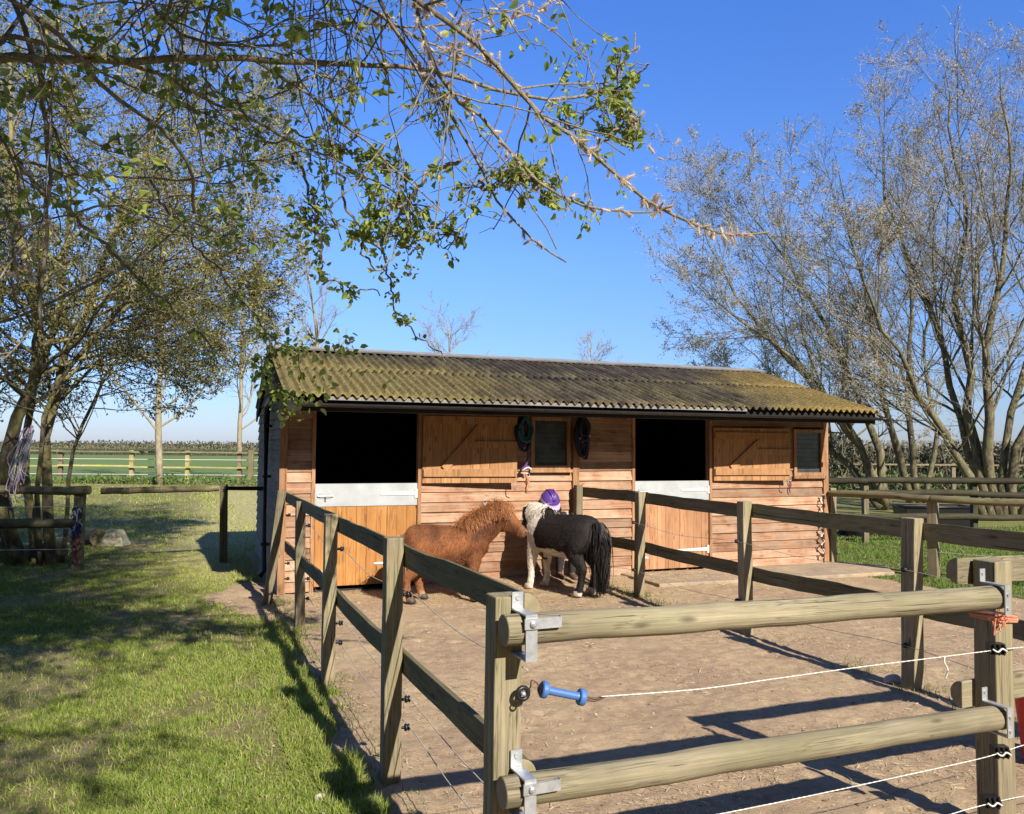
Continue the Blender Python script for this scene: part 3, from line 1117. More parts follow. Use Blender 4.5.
sheet(EY - .03, .42, .03)
sheet(.34, RY - .01, .036)
sheet(RY + .01, 2 * RY - .30, .042)
sheet(2 * RY - .42, 2 * RY - EY - 1.4 + 1.35 - .15, .03)
roof = mb.build('roof', M['roof'], stable, ST_M, smooth=True)
mb = MB()
mb.prism([(-.08, RY - .16, ZR - .002 + .03), (-.08, RY, ZR + .075), (-.08, RY + .16, ZR - .002 + .03), (-.08, RY + .15, ZR - .02 + .03), (-.08, RY, ZR + .055), (-.08, RY - .15, ZR - .02 + .03)], (W + .16, 0, 0))
mb.build('ridge_cap', plain('grey_ridge', (.20, .195, .19), .7, 0, .3, 5, .4), roof, ST_M)
for yy_ in (-.80, -.15, .55, 1.30, 1.7, 2.5, 3.2):
    mb = MB()
    mb.box((-.04, yy_ - .025, roofz(yy_) - .085), (W + .04, yy_ + .025, roofz(yy_) - .007))
    mb.build('purlin', M['dark_wood'], stable, ST_M)
for xx_ in np.linspace(.0, W - .05, 7):
    mb = MB()
    mb.prism([(xx_, -.84, roofz(-.84) - .16), (xx_, -.84, roofz(-.84) - .087), (xx_, -.03, roofz(-.03) - .087), (xx_, -.03, roofz(-.03) - .2)], (.05, 0, 0))
    mb.build('rafter', M['dark_wood'], stable, ST_M)
mb = MB()
mb.box((-.05, -.872, 1.925), (W + .05, -.85, 2.062))
mb.build('fascia', M['dark_wood'], stable, ST_M)
mb = MB()
mb.box((.32, -.932, 2.034), (5.25, -.918, 2.070))
mb.build('eave_filler', plain('pale_eave_filler', (.17, .165, .155), .8, 0, .45, 3, .2), stable, ST_M)
# barge boards on both gable ends
for x0 in (-.052, W + .030):
    mb = MB()
    for ya, yb in ((EY + .06, RY), (RY, D + .12)):
        mb.prism([(x0, ya, roofz(ya) - .16), (x0, ya, roofz(ya) - .012), (x0, yb, roofz(yb) - .012), (x0, yb, roofz(yb) - .16)], (.022, 0, 0))
    mb.build('barge_board', M['dark_wood'], stable, ST_M)
# gutter: half-round trough with brackets
mb = MB()
aa = np.linspace(PI, 2 * PI, 9)
yc, zc, r0 = -.915, 2.0, .036
inner = [(yc + (r0 - .004) * math.cos(a), zc + (r0 - .004) * math.sin(a)) for a in aa]
outer = [(yc + r0 * math.cos(a), zc + r0 * math.sin(a)) for a in aa][::-1]
x0g = .10
v = [(x0g, y, z) for y, z in inner + outer] + [(W + .10, y, z) for y, z in inner + outer]
n = len(inner + outer)
mb.poly(v, [[i, (i + 1) % n, n + (i + 1) % n, n + i] for i in range(n)] + [[i, i + 1, n - 2 - i, n - 1 - i] for i in range(len(inner) - 1)]
        + [[n + i + 1, n + i, 2 * n - 1 - i, 2 * n - 2 - i] for i in range(len(inner) - 1)])
gut = mb.build('gutter', M['gutter'], stable, ST_M)
for xg in np.linspace(.4, W - .2, 8):
    mb = MB()
    mb.box((xg, -.8795, 1.965), (xg + .03, -.8725, 2.01))
    mb.build('bracket', M['gutter'], gut, ST_M)
# down pipe on the left gable
pipe = wire('down_pipe', [tuple(ST_M @ Vector(q)) for q in ((-.07, .30, 2.12), (-.075, .7, 2.10), (-.085, 1.12, 2.05), (-.085, 1.15, 1.9), (-.085, 1.15, .1), (-.13, 1.13, .04))], .034, M['black_plastic'], stable, 10)
for z in (.4, 1.2, 1.8):
    mb = MB()
    mb.box((-.125, 1.10, z), (-.028, 1.20, z + .03))
    mb.build('pipe_clip', M['black_plastic'], pipe, ST_M)
# bulkhead lamp body under the canopy
mb = MB()
mb.tubes([ST_M @ Vector(q) for q in ((5.85, -.5, 2.02), (5.85, -.5, 1.985), (5.85, -.5, 1.97))], [[.05, .06, .03]], 12, caps=True)
mb.build('canopy_fitting', M['white_metal'], stable, Matrix(), smooth=True)

# ------------------------------------------------------------------ tack on the wall
def strap(mb, pts, w=.022, mi=0):
    P = smooth_path(np.array(pts, float), 6)
    mb.tubes(P, w * .5, 6, mi, caps=True)


def headcollar(name, label, cat, s, z, mats, seed, spread=1.0, lead=True):
    rg = np.random.default_rng(seed)
    root = thing(name, label, cat, wallpt(s, .05, z))
    def wp(ds, dd, dz):
        return ST_M @ Vector((s + ds, -.05 - dd, z + dz))
    mb = MB()
    mb.tubes([wp(0, -.02, .02), wp(0, .05, .01), wp(0, .06, .04)], .006, 6, caps=True)
    mb.build('hook', M['galv'], root)
    for i, m in enumerate(mats):
        mb = MB()
        for k in range(3):
            a, b_ = rg.uniform(.03, .09) * spread, rg.uniform(.22, .50)
            o = rg.uniform(-.03, .03)
            dd = .04 + .02 * i + .015 * k
            strap(mb, [wp(o, dd, .01), wp(o - a, dd + .02, -b_ * .45), wp(o - a * .6, dd + .02, -b_ * .9), wp(o + .01, dd + .03, -b_), wp(o + a * .7, dd + .02, -b_ * .85), wp(o + a, dd + .01, -b_ * .4), wp(o, dd, .01)], .034)
        mb.build('webbing', M[m], root, smooth=True)
    return root, wp


root, wp = headcollar('headcollar', 'teal and violet headcollars bunched on a hook left of the first window', 'headcollar', 2.70, 1.93, ['teal', 'violet_web', 'navy_web', 'teal'], 3, 1.0)
mb = MB()
strap(mb, [wp(.02, .09, -.05), wp(.06, .10, -.3), wp(.05, .09, -.52), wp(-.02, .10, -.60), wp(.03, .11, -.56), wp(.08, .1, -.585)], .028)
mb.build('lead_rope', M['violet_web'], root, smooth=True)
mb = MB()
strap(mb, [wp(-.02, .10, -.61), wp(.05, .12, -.58), wp(.09, .12, -.60)], .022)
mb.build('rope_end', M['white_web'], root, smooth=True)
root, wp = headcollar('bridle', 'black bridle with a pale browband hanging right of the first window', 'bridle', 3.47, 1.95, ['navy_web', 'navy_web', 'navy_web', 'navy_web'], 5, .95)
mb = MB()
strap(mb, [wp(-.09, .12, -.24), wp(-.05, .13, -.255), wp(-.01, .13, -.27), wp(.05, .13, -.24), wp(.09, .11, -.21)], .016)
mb.build('browband', M['white_web'], root, smooth=True)


def tie_loop(label, s, z, mat, L):
    root = thing('tie_loop', label, 'tie loop', wallpt(s, .04, z))
    q = lambda a, d, b_: ST_M @ Vector((s + a, -.03 - d, z + b_))
    mb = MB()
    aa = np.linspace(0, 2 * PI, 15)
    mb.tubes([q(.022 * math.cos(a), .014, .022 * math.sin(a)) for a in aa], .005, 6)
    mb.build('ring', M['galv'], root, smooth=True)
    mb = MB()
    strap(mb, [q(0, .02, -.02), q(.01, .025, -L * .4), q(-.012, .02, -L * .75), q(.002, .02, -L)], .014)
    strap(mb, [q(0, .02, -.02), q(-.014, .025, -L * .3), q(.01, .02, -L * .55)], .012)
    mb.build('twine', M[mat], root, smooth=True)


tie_loop('twine tie loop with a long drooping end below the first window', 2.80, 1.26, 'orange_twine', .19)
tie_loop('short pale tie loop on the boards just above the chestnut pony', 2.27, .955, 'white_web', .07)
tie_loop('brown twine tie loop below and left of the second window', 6.60, 1.18, 'maroon_web', .18)

# ------------------------------------------------------------------ pen fences
fl = norm(np.array([-.405, 1.0]))
fe = np.array([fl[1], -fl[0]])   # towards the pen (left fence), away from it (right fence)
GD = norm(np.array([2.06, .87]))
GN = np.array([-GD[1], GD[0]])   # away from the camera
P1, P2 = np.array([-.02, 2.61]), np.array([2.04, 3.48])


def post(x, y, h, w, parent, rot, lean=(0, 0), name='post', mat='post', seed=1):
    b_ = Vector((x - lean[0], y - lean[1], -.12))
    t_ = Vector((x, y, h))
    return beam(name, b_, t_, sq(w, w), M[mat], parent, roll_to=(math.cos(rot), math.sin(rot), 0), seg=8, wob=.003, seed=seed, bevel=.005)


def insulator(parent, p, d):
    """small black ring insulator screwed to a post; d points away from the post"""
    p, d = np.asarray(p, float), np.asarray(d, float)
    mb = MB()
    mb.tubes([p, p + d * .03], .007, 8, caps=True)
    mb.tubes([p + d * .025, p + d * .032, p + d * .04], [[.016, .018, .012]], 10, caps=True)
    aa = np.linspace(0, 2 * PI, 11)
    s = np.cross(d, [0, 0, 1.0])
    s = s / np.linalg.norm(s)
    mb.tubes([p + d * .045 + (s * math.cos(a) + np.array([0, 0, 1]) * math.sin(a)) * .013 for a in aa], .004, 6)
    return mb.build('insulator', M['black_plastic'], parent, smooth=True)


lf = thing('rail_fence', 'post and half-round rail fence between the grass and the pen, ending at the gate', 'fence', (P1[0], P1[1], 0))
rotL = math.atan2(fl[1], fl[0])
LP = [(P1[0], P1[1], 1.13, .092, (0, 0)), (-.56, 3.92, 1.16, .084, (.0, 0)), (-1.215, 5.532, 1.13, .082, (.0, .02)), (-1.848, 7.187, 1.10, .08, (-.01, 0)), (-2.30, 8.20, 1.13, .085, (.13, .02))]
for i, (x, y, h, w, ln) in enumerate(LP):
    post(x, y, h, w, lf, rotL, ln, seed=i)
E3 = np.array([fe[0], fe[1], 0])
fl3 = np.array([fl[0], fl[1], 0])


def rails_along(pts, zs, parent, side, r=.052, over=(.045, .045), mat='rail', seed=0, endm=True):
    for j, z in enumerate(zs):
        for i in range(len(pts) - 1):
            a, b_ = np.array([*pts[i], z]), np.array([*pts[i + 1], z])
            d = norm(b_ - a)
            a = a - d * (over[0] if i == 0 else -.001)
            b_ = b_ + d * (over[1] if i == len(pts) - 2 else -.001)
            o3 = np.array([side[0], side[1], 0])
            rg = np.random.default_rng(seed + 7 * i + 31 * j)
            dz = rg.normal(0, .004, 2)
            beam('rail', a + o3 + [0, 0, dz[0]], b_ + o3 + [0, 0, dz[1]], half_round(r), M[mat], parent, roll_to=o3, seg=12, wob=.006, seed=seed + 5 * i + j, endmat=M['end'], smooth=False, bevel=.003)


ptsL = [np.array(q[:2]) for q in LP]
rails_along([ptsL[0], ptsL[2], ptsL[4]], (1.07, .575), lf, fe * .044, seed=3)
wl = []
for z, r_ in ((.89, .0022), (.41, .0025), (.265, .0025)):
    P = []
    for i in range(5):
        q = ptsL[i] + fe * .085
        P.append((q[0], q[1], z + random.uniform(-.02, .02)))
        if i < 4:
            m = (ptsL[i] + ptsL[i + 1]) / 2 + fe * .085
            P.append((m[0], m[1], z - random.uniform(.015, .05)))
            insulator(lf, np.array([*(ptsL[i + 1] + fe * .042), P[-2][2]]), E3)
    wire('fence_wire', P, r_, M['grey_wire'], lf, 5, 6)

rf = thing('rail_fence', 'post and half-round rail fence on the right of the pen, from stable wall to path', 'fence', (2.0, 7.07, 0))
RP = [(.80, 9.78, 1.14, .085, (0, 0)), (1.376, 8.738, 1.12, .086, (.01, 0)), (2.012, 7.065, 1.14, .09, (0, .02)), (2.699, 5.51, 1.14, .1, (.03, .02)), (3.36, 3.95, 1.14, .09, (0, 0)), (4.0, 2.40, 1.14, .09, (0, 0))]
for i, (x, y, h, w, ln) in enumerate(RP):
    post(x, y, h, w, rf, rotL + (.0 if i != 3 else .12), ln, seed=20 + i)
ptsR = [np.array(q[:2]) for q in RP]
rails_along([ptsR[0], ptsR[1], ptsR[2], ptsR[3], ptsR[4], ptsR[5]], (1.055, .53), rf, fe * .047, r=.06, seed=11, mat='old_rail')
for z in (.80, .30):
    P = []
    for i in range(6):
        q = ptsR[i] - fe * .09
        P.append((q[0], q[1], z))
        if i < 5:
            m = (ptsR[i] + ptsR[i + 1]) / 2 - fe * .09
            P.append((m[0], m[1], z - .04))
        insulator(rf, np.array([*(ptsR[i] - fe * .045), z]), -E3)
    wire('fence_wire', P, .002, M['grey_wire'], rf, 5, 6)

# ------------------------------------------------------------------ gate: right post with its own run of rail, two slip rails
gf = thing('gate_post_fence', 'stout square gate post at right with short rails leading out of view', 'fence', (P2[0], P2[1], 0))
post(P2[0], P2[1], 1.135, .104, gf, math.atan2(GD[1], GD[0]), (0, 0), seed=40)
for z in (1.085, .57):
    a = np.array([*(P2 + GN * .053 - GD * .13), z])
    b_ = np.array([3.39, 4.06, z])
    beam('rail', a, b_, half_round(.056), M['log'], gf, roll_to=(GN[0], GN[1], 0), seg=10, wob=.006, seed=int(z * 100), endmat=M['end'], bevel=.003)
GM = Matrix((Vector((GD[0], GD[1], 0)), Vector((GN[0], GN[1], 0)), Vector((0, 0, 1)))).transposed().to_4x4()
GM1 = Matrix.Translation((P1[0], P1[1], 0)) @ GM
GM2 = Matrix.Translation((P2[0], P2[1], 0)) @ GM
GL = float(np.linalg.norm(P2 - P1))
RLY = -.102


def gp(x, y, z):
    return np.array(GM1 @ Vector((x, y, z)))


RX = min(np.linspace(-.12, .05, 60), key=lambda x: abs(project(np.array(GM1 @ Vector((GL + x, RLY - .06, 1.0))))[0] - 1007))
for zl, zr, lab in ((1.045, 1.005, 'upper round timber slip rail barring the gateway'), (.56, .525, 'lower round timber slip rail barring the gateway')):
    o = beam('slip_rail', gp(-.045, RLY, zl), gp(GL + RX + .012, RLY - .005, zr), circ(.047, 22), M['log'], None, seg=22, wob=.0035, smooth=True, seed=int(zl * 70), endmat=M['end'], bevel=.004)
    tag(o, lab, 'gate rail', 'slip rails of the gateway')


def slip_bracket(Mx, z, parent, right=False):
    mb = MB()
    if not right:
        mb.box((.006, -.0525, z + .055), (.044, -.047, z + .105), 0, Mx)          # tab on the post
        mb.box((.006, -.1595, z + .049), (.044, -.0525, z + .0545), 0, Mx)        # over the rail
        mb.box((.006, -.1595, z - .085), (.044, -.154, z + .0485), 0, Mx)         # strip in front
        mb.box((.006, -.1535, z - .085), (.044, -.047, z - .080), 0, Mx)          # under the rail
        o = mb.build('bracket', M['galv'], parent)
        mb = MB()
        mb.box((.0, -.1665, z + .012), (.118, -.160, z + .044), 0, Mx)
        mb.box((.118, -.1665, z + .014), (.122, -.152, z + .047), 0, Mx)
        mb.build('latch_arm', M['galv'], o)
        mb = MB()
        c = Mx @ Vector((.026, -.167, z + .028))
        d = Mx.to_3x3() @ Vector((0, -1, 0))
        mb.tubes([c, c + d * .006, c + d * .009], [[.011, .010, .005]], 12, caps=True)
        mb.build('bolt', M['galv'], o, smooth=False)
        mb = MB()
        c = Mx @ Vector((.025, -.0525, z + .088))
        mb.tubes([c, c + d * .005], .008, 10, caps=True)
        mb.build('bolt', M['galv'], o, smooth=False)
    else:
        mb.box((RX - .03, -.0577, z + .0578), (RX, -.0525, z + .108), 0, Mx)
        mb.box((RX - .03, -.165, z + .052), (RX, -.0578, z + .0575), 0, Mx)
        mb.box((RX - .03, -.165, z - .060), (RX, -.160, z + .0515), 0, Mx)
        mb.box((RX - .03, -.1595, z - .060), (RX, -.0525, z - .055), 0, Mx)
        o = mb.build('bracket', M['galv'], parent)
        d = Mx.to_3x3() @ Vector((0, -1, 0))
        for q in ((RX - .015, -.0575, z + .09), (RX - .014, -.165, z + .02), (RX - .014, -.165, z - .035)):
            mb = MB()
            c = Mx @ Vector(q)
            mb.tubes([c, c + d * .004], .007, 10, caps=True)
            mb.build('bolt', M['galv'], o)


slip_bracket(GM1, 1.04, lf)
slip_bracket(GM1, .555, lf)
slip_bracket(GM2, 1.005, gf, True)
slip_bracket(GM2, .525, gf, True)

# electric gate handle and ropes
g0, g1 = at(541, 689, 2.56), at(586, 698, 2.60)
hd = thing('electric_gate_hook', 'blue insulated handle hooked to the front gate post', 'gate handle', g0)
ax = norm(g1 - g0)
Lh = np.linalg.norm(g1 - g0)
mb = MB()
prof = [(0, .022), (.003, .0262), (.013, .0262), (.0165, .024), (.0175, .0135), (.022, .0128), (.07, .0125), (.105, .0125), (.1085, .0135), (.110, .024), (.113, .0262), (.123, .0262), (.127, .024), (.132, .012)]
mb.tubes([g0 + ax * (x * Lh / .132) for x, r in prof], [[r for x, r in prof]], 26, caps=True)
mb.build('grip', M['blue_plastic'], hd, smooth=False)
mb = MB()
mb.tubes([g0 - ax * .008, g0 - ax * .001], [[.012, .019]], 14, caps=True)
mb.build('end_cap', M['black_plastic'], hd)
ins0 = at(521, 690, 2.585)
wire('hook', [g0 - ax * .006, g0 + np.array([-.012, 0, .018]), g0 + np.array([-.03, -.004, .026]), ins0 + np.array([.03, -.004, .012]), ins0 + np.array([.02, -.004, -.002])], .0022, M['brown_wire'], hd, 6, 4)
for dz_ in (-.0045, .0045):
    wire('spring_wire', [g1 - ax * .004 + np.array([0, 0, dz_]), g1 + ax * .03 + np.array([0, 0, dz_ * .8]), at(606, 696.2, 2.612)], .0034, M['brown_wire'], hd, 6, 3)
mb = MB()
dn = -np.array([GN[0], GN[1], 0])
pb = np.array([*(P1 - GN * .046 + GD * .032), ins0[2]])
mb.tubes([pb, pb + dn * .03], .008, 8, caps=True)
aa = np.linspace(0, 2 * PI, 19)
sdir = np.array([GD[0], GD[1], 0])
mb.tubes([pb + dn * .034 + (sdir * math.cos(a) + np.array([0, 0, 1]) * math.sin(a)) * .018 for a in aa], .0075, 8)
mb.tubes([pb + dn * .034 + np.array([0, 0, -.026]) + (sdir * math.cos(a) + np.array([0, 0, 1]) * math.sin(a)) * .010 + sdir * -.012 for a in aa], .003, 6)
mb.build('insulator', M['black_plastic'], lf, smooth=True)
mb = MB()
mb.tubes([pb + dn * .02, pb + dn * .045], .007, 8, caps=True)
mb.build('screw', M['galv'], lf, smooth=True)


def rope(px, Ys, name, label, r=.0020):
    P = smooth_path(np.array([at(u, v, y) for (u, v), y in zip(px, Ys)]), 12)
    mb = MB()
    # two twisted strands
    n = len(P) * 3
    Q = resample(P, n)
    k = np.arange(n) * 1.15
    up = np.array([0, 0, 1.0])
    for ph in (0, PI):
        sd_ = norm(np.cross(np.gradient(Q, axis=0), up))
        mb.tubes(Q + (sd_ * np.cos(k + ph)[:, None] + up * np.sin(k + ph)[:, None]) * r * .45, r * .72, 5, caps=True)
    o = mb.build(name, M['rope_white'], None, smooth=True)
    return tag(o, label, 'fence rope')


Yr = 3.36
rope([(601, 696.6), (700, 689), (780, 678), (860, 667), (949, 656), (992, 650.5), (1024, 647), (1080, 641)], [2.602, 2.79, 2.94, 3.09, 3.25, Yr, 3.46, 3.65], 'electric_rope', 'white electric rope stretched from the blue handle across the gateway')
rope([(506, 858), (600, 838), (715, 815), (780, 802), (870, 783), (974, 760), (1004, 751.5), (1024, 745), (1080, 730)], [2.50, 2.64, 2.83, 2.94, 3.1, 3.29, 3.36, 3.44, 3.6], 'electric_rope', 'white electric rope below the lower slip rail')
rope([(880, 838), (955, 813), (992, 803), (1024, 796), (1080, 786)], [3.1, 3.27, Yr, 3.44, 3.6], 'electric_rope', 'lowest white electric rope at the foot of the right gate post')
kn = at(945, 656.5, 3.245)
wire('rope_tail', [kn, kn + np.array([-.008, -.01, -.02]), kn + np.array([.004, -.012, -.05]), kn + np.array([-.006, -.01, -.085])], .003, M['rope_white'], gf, 5, 5)
for v_, u_ in ((649, 997), (752, 1001), (802, 992)):
    c = at(u_, v_, 3.36)
    mb = MB()
    mb.box(tuple(c + np.array([-.03, -.006, -.022])), tuple(c + np.array([.03, .03, .022])))
    for a in (-.02, 0, .02):
        mb.tubes([c + np.array([a, -.012, -.022]), c + np.array([a + .006, -.016, 0]), c + np.array([a, -.012, .022])], .005, 6, caps=True)
    mb.build('insulator', M['black_plastic'], gf, smooth=False)
    wire('rope_knot', [c + np.array([-.03, -.022, .004]), c + np.array([-.012, -.026, -.006]), c + np.array([.006, -.026, .007]), c + np.array([.026, -.024, -.004])], .0038, M['rope_white'], gf, 6, 4)
# orange twine tied round the gate post
tw = thing('baling_twine', 'frayed orange baling twine knotted round the right gate post', 'twine', at(990, 622, 3.38))
mb = MB()
rg = np.random.default_rng(4)
for k in range(7):
    z = .905 + rg.uniform(-.012, .012)
    h = .058 + rg.uniform(0, .006)
    P = [GM2 @ Vector(q) for q in ((-h, h, z), (-h, -h, z + rg.uniform(-.01, .01)), (h, -h, z - .012), (h, h, z - .006), (-h, h, z))]
    mb.tubes(P, .003, 5)
c0 = GM2 @ Vector((-.045, -.066, .91))
for k in range(16):
    d = rg.normal(size=3) * .02
    e_ = np.array([rg.uniform(-.05, .03), rg.uniform(-.04, 0), rg.uniform(-.075, .04)])
    mb.tubes(smooth_path(np.array([np.array(c0), np.array(c0) + d, np.array(c0) + e_ * .6 + d * .5, np.array(c0) + e_]), 4), .0028, 4)
mb.build('twine_loops', M['orange_twine'], tw)
# pink topped red tub at the right edge
c = gnd(1032, 742, .0)
c = np.array([2.72, 4.28, 0.0])
def lathe(mb, c, prof, n=24, mi=0):
    c = np.asarray(c, float)
    a = np.arange(n) * 2 * PI / n
    v = np.array([[c[0] + r * math.cos(x), c[1] + r * math.sin(x), c[2] + z] for z, r in prof for x in a])
    k = len(prof)
    f = [(i * n + j, i * n + (j + 1) % n, (i + 1) * n + (j + 1) % n, (i + 1) * n + j) for i in range(k - 1) for j in range(n)]
    mb.add(v, f, mi)


fb = thing('feed_bucket', 'red bucket with a rounded pink lid at the right edge behind the gate post', 'bucket', (2.76, 4.22, .01))
mb = MB()
lathe(mb, (2.76, 4.22, .01), [(0, .0), (0, .125), (.02, .13), (.36, .165), (.375, .178), (.39, .178), (.39, .165)])
mb.build('tub', M['red'], fb, smooth=True)
mb = MB()
lathe(mb, (2.76, 4.22, .40), [(0, .17), (.012, .172), (.04, .155), (.065, .11), (.078, .05), (.08, .0)])
mb.build('lid', M['pink'], fb, smooth=True)

# pale stone by the fence line
def rock(name, label, c, s, seed):
    rg = np.random.default_rng(seed)
    a, b_ = np.meshgrid(np.linspace(0, 2 * PI, 15)[:-1], np.linspace(-PI / 2, PI / 2, 9))
    d = np.stack([np.cos(a) * np.cos(b_), np.sin(a) * np.cos(b_), np.sin(b_)], -1).reshape(-1, 3)
    k = 1 + .35 * (fbm(d[:, 0] * 1.7 + seed, d[:, 1] * 1.7 + d[:, 2] * 1.3, seed) - .5) * 2
    v = d * k[:, None] * np.array(s) + np.array(c)
    f = [(i * 14 + j, i * 14 + (j + 1) % 14, (i + 1) * 14 + (j + 1) % 14, (i + 1) * 14 + j) for i in range(8) for j in range(14)]
    mb = MB()
    mb.add(v, f)
    o = mb.build(name, M['stone'], None, smooth=True)
    return tag(o, label, 'stone')


q = gnd(893, 684)
rock('stone', 'pale stone lying beside the right fence on the dirt', (q[0], q[1], .025), (.062, .05, .04), 3)
q = gnd(320, 800)
rock('stone', 'small pale stone in the grass beside the left fence shadow', (q[0], q[1], .012), (.028, .022, .018), 5)

# ------------------------------------------------------------------ left middle distance fence
mfz = thing('rail_fence', 'mossy low rail fence under the tree with webbing tied to its end post', 'fence', (-5.43, 10.31, 0))
pA = np.array([-5.43, 10.31])
pZ = np.array([-9.5, 10.2])
rot0 = .1
post(pA[0], pA[1], .98, .11, mfz, rot0, seed=61, mat='old_rail')
post(-7.6, 10.28, .98, .1, mfz, rot0, seed=62, mat='old_rail')
beam('rail', (-5.28, 10.24, 1.0), (-9.6, 10.2, 1.0), circ(.055, 14), M['old_rail'], mfz, seg=14, wob=.012, smooth=True, endmat=M['end'], seed=63)
beam('rail', (-5.40, 10.24, .60), (-9.6, 10.2, .52), circ(.06, 14), M['old_rail'], mfz, seg=14, wob=.012, smooth=True, endmat=M['end'], seed=64)
for z in (.80, .27):
    wire('fence_wire', [(-5.43, 10.23, z), (-7.5, 10.2, z - .03), (-9.6, 10.18, z)], .004, M['white_web'], mfz, 5, 4)
wb = thing('webbing_strap', 'blue, white and maroon webbing wound down the mossy end post', 'webbing', (-5.43, 10.22, .3))
rg = np.random.default_rng(9)
for mname, z0, z1, k in (('blue_web', .42, .78, 5), ('white_web', .5, .76, 3), ('maroon_web', .12, .46, 6)):
    mb = MB()
    for i in range(k):
        z = z0 + (z1 - z0) * (i + .5) / k
        P = [(-5.49, 10.24, z), (-5.47, 10.225, z + rg.uniform(-.06, .06)), (-5.43, 10.215, z + rg.uniform(-.07, .07)), (-5.39, 10.22, z + rg.uniform(-.06, .06)), (-5.365, 10.25, z + .02)]
        strap(mb, [np.array(p_) + rg.normal(0, .012, 3) for p_ in P], .018)
    strap(mb, [(-5.42, 10.21, z1), (-5.43 + rg.uniform(-.04, .04), 10.19, (z0 + z1) / 2), (-5.44, 10.2, z0)], .018)
    mb.build('strap', M[mname], wb, smooth=True)
# blue tub hung on the fence at the far left
bt = thing('feed_bucket', 'blue plastic bucket hanging on the mossy fence at the left edge', 'bucket', (-6.55, 10.1, .38))
mb = MB()
lathe(mb, (-6.55, 10.08, .40), [(0, 0), (0, .12), (.3, .155), (.32, .165), (.335, .16)], 20)
mb.build('tub', M['blue_plastic'], bt, smooth=True)
wire('handle', [(-6.70, 10.08, .73), (-6.66, 10.09, .88), (-6.55, 10.1, .94), (-6.44, 10.09, .88), (-6.40, 10.08, .73)], .006, M['galv'], bt, 6, 5)

g2 = thing('rail_fence', 'single mossy pole between two posts across the grass beside the stable', 'fence', (-3.9, 11.1, 0))
post(-3.9, 11.1, 1.04, .10, g2, .3, (-.02, 0), seed=71, mat='old_rail')
beam('rail', (-5.2, 10.36, .99), (-3.95, 11.05, 1.0), circ(.042, 12), M['old_rail'], g2, seg=10, wob=.01, smooth=True, endmat=M['end'], seed=72)
beam('rail', (-3.86, 11.05, 1.0), (-3.30, 10.98, 1.0), sq(.05, .09), M['dark_wood'], g2, seg=4, seed=73)
# cut logs on the grass under the tree
def log(label, p0, p1, r, seed):
    o = beam('cut_log', p0, p1, circ(r, 16), M['bark_left'], None, seg=8, wob=.03, smooth=True, endmat=M['end'], seed=seed, bevel=.006)
    tag(o, label, 'log', 'cut logs under the tree')


log('cut log with a pale sawn end lying beside the webbing wrapped post', (-7.0, 13.2, .13), (-6.35, 12.65, .13), .12, 81)
log('longer cut log behind the mossy fence at the foot of the tree', (-7.4, 11.3, .14), (-6.0, 10.95, .14), .13, 83)
# pale block beside the log
mb = MB()
bx, by = -6.15, 12.75
mb.poly([(bx - .20, by - .15, 0), (bx + .20, by - .15, 0), (bx + .20, by + .15, 0), (bx - .20, by + .15, 0), (bx - .10, by - .08, .25), (bx + .10, by - .08, .25), (bx + .10, by + .08, .25), (bx - .10, by + .08, .25)],
        [(0, 3, 2, 1), (4, 5, 6, 7), (0, 1, 5, 4), (1, 2, 6, 5), (2, 3, 7, 6), (3, 0, 4, 7)])
o = mb.build('jump_block', plain('weathered_cream_block', (.36, .34, .23), .8, 0, .2, 9, .2), None)
tag(o, 'pale tapered jump block on the grass beside the cut log', 'block')
bv = o.modifiers.new('edge', 'BEVEL')
bv.width = .02
bv.segments = 3

# far fence, lichened, along the green field
ff = thing('rail_fence', 'pale lichen-yellow two-rail fence along the edge of the green field', 'fence', (-15, 32, 0))
fx = [-24.5, -21.0, -17.9, -15.1, -12.9, -10.85, -8.2, -5.2]
fy = lambda x: 32.5 + (x + 15) * .02
for i, x in enumerate(fx):
    post(x, fy(x), 1.30, .16, ff, 0.05, (0, 0), seed=90 + i, mat='pale_rail' if i % 3 != 2 else 'post')
for z in (1.24, .66):
    for i in range(0, len(fx) - 1):
        a, b_ = fx[i], fx[i + 1]
        beam('rail', (a - .03, fy(a) - .13, z + random.uniform(-.03, .03)), (b_ + .02, fy(b_) - .13, z + random.uniform(-.03, .03)), sq(.06, .12), M['pale_rail' if z < 1 else 'post'], ff, seg=4, seed=i + int(z * 100), bevel=0)
for z in (.95, .35):
    wire('fence_wire', [(x, fy(x) - .17, z) for x in fx], .012, M['white_web'], ff, 4)
post(-10.3, 32.3, 1.35, .2, ff, .2, seed=99, mat='old_rail')

# ------------------------------------------------------------------ right hand field fences
r1 = thing('rail_fence', 'round-rail fence running right from the stable corner across the grass', 'fence', (5.28, 10.3, 0))
c0 = ST_M @ Vector((W + .10, -.02, 0))
e0 = np.array([c0[0], c0[1]])
e1 = np.array([5.28, 10.25])
e2 = np.array([6.9, 8.9])
post(e0[0], e0[1], 1.06, .09, r1, A_ST, seed=101)
post(e1[0], e1[1], .99, .11, r1, .8, seed=102)
post(e2[0], e2[1], .99, .11, r1, .8, seed=103)
sidev = norm(np.array([-(e2 - e1)[1], (e2 - e1)[0]])) * -.085
for z0, z1, z2 in ((.99, .99, .985), (.585, .54, .5)):
    for a, b_, za, zb in ((e0, e1, z0, z1), (e1, e2, z1, z2)):
        beam('rail', (a[0] + sidev[0], a[1] + sidev[1], za), (b_[0] + sidev[0], b_[1] + sidev[1], zb), circ(.045, 14), M['rail'], r1, seg=10, wob=.01, smooth=True, endmat=M['end'], seed=int(za * 50 + a[0] * 9))
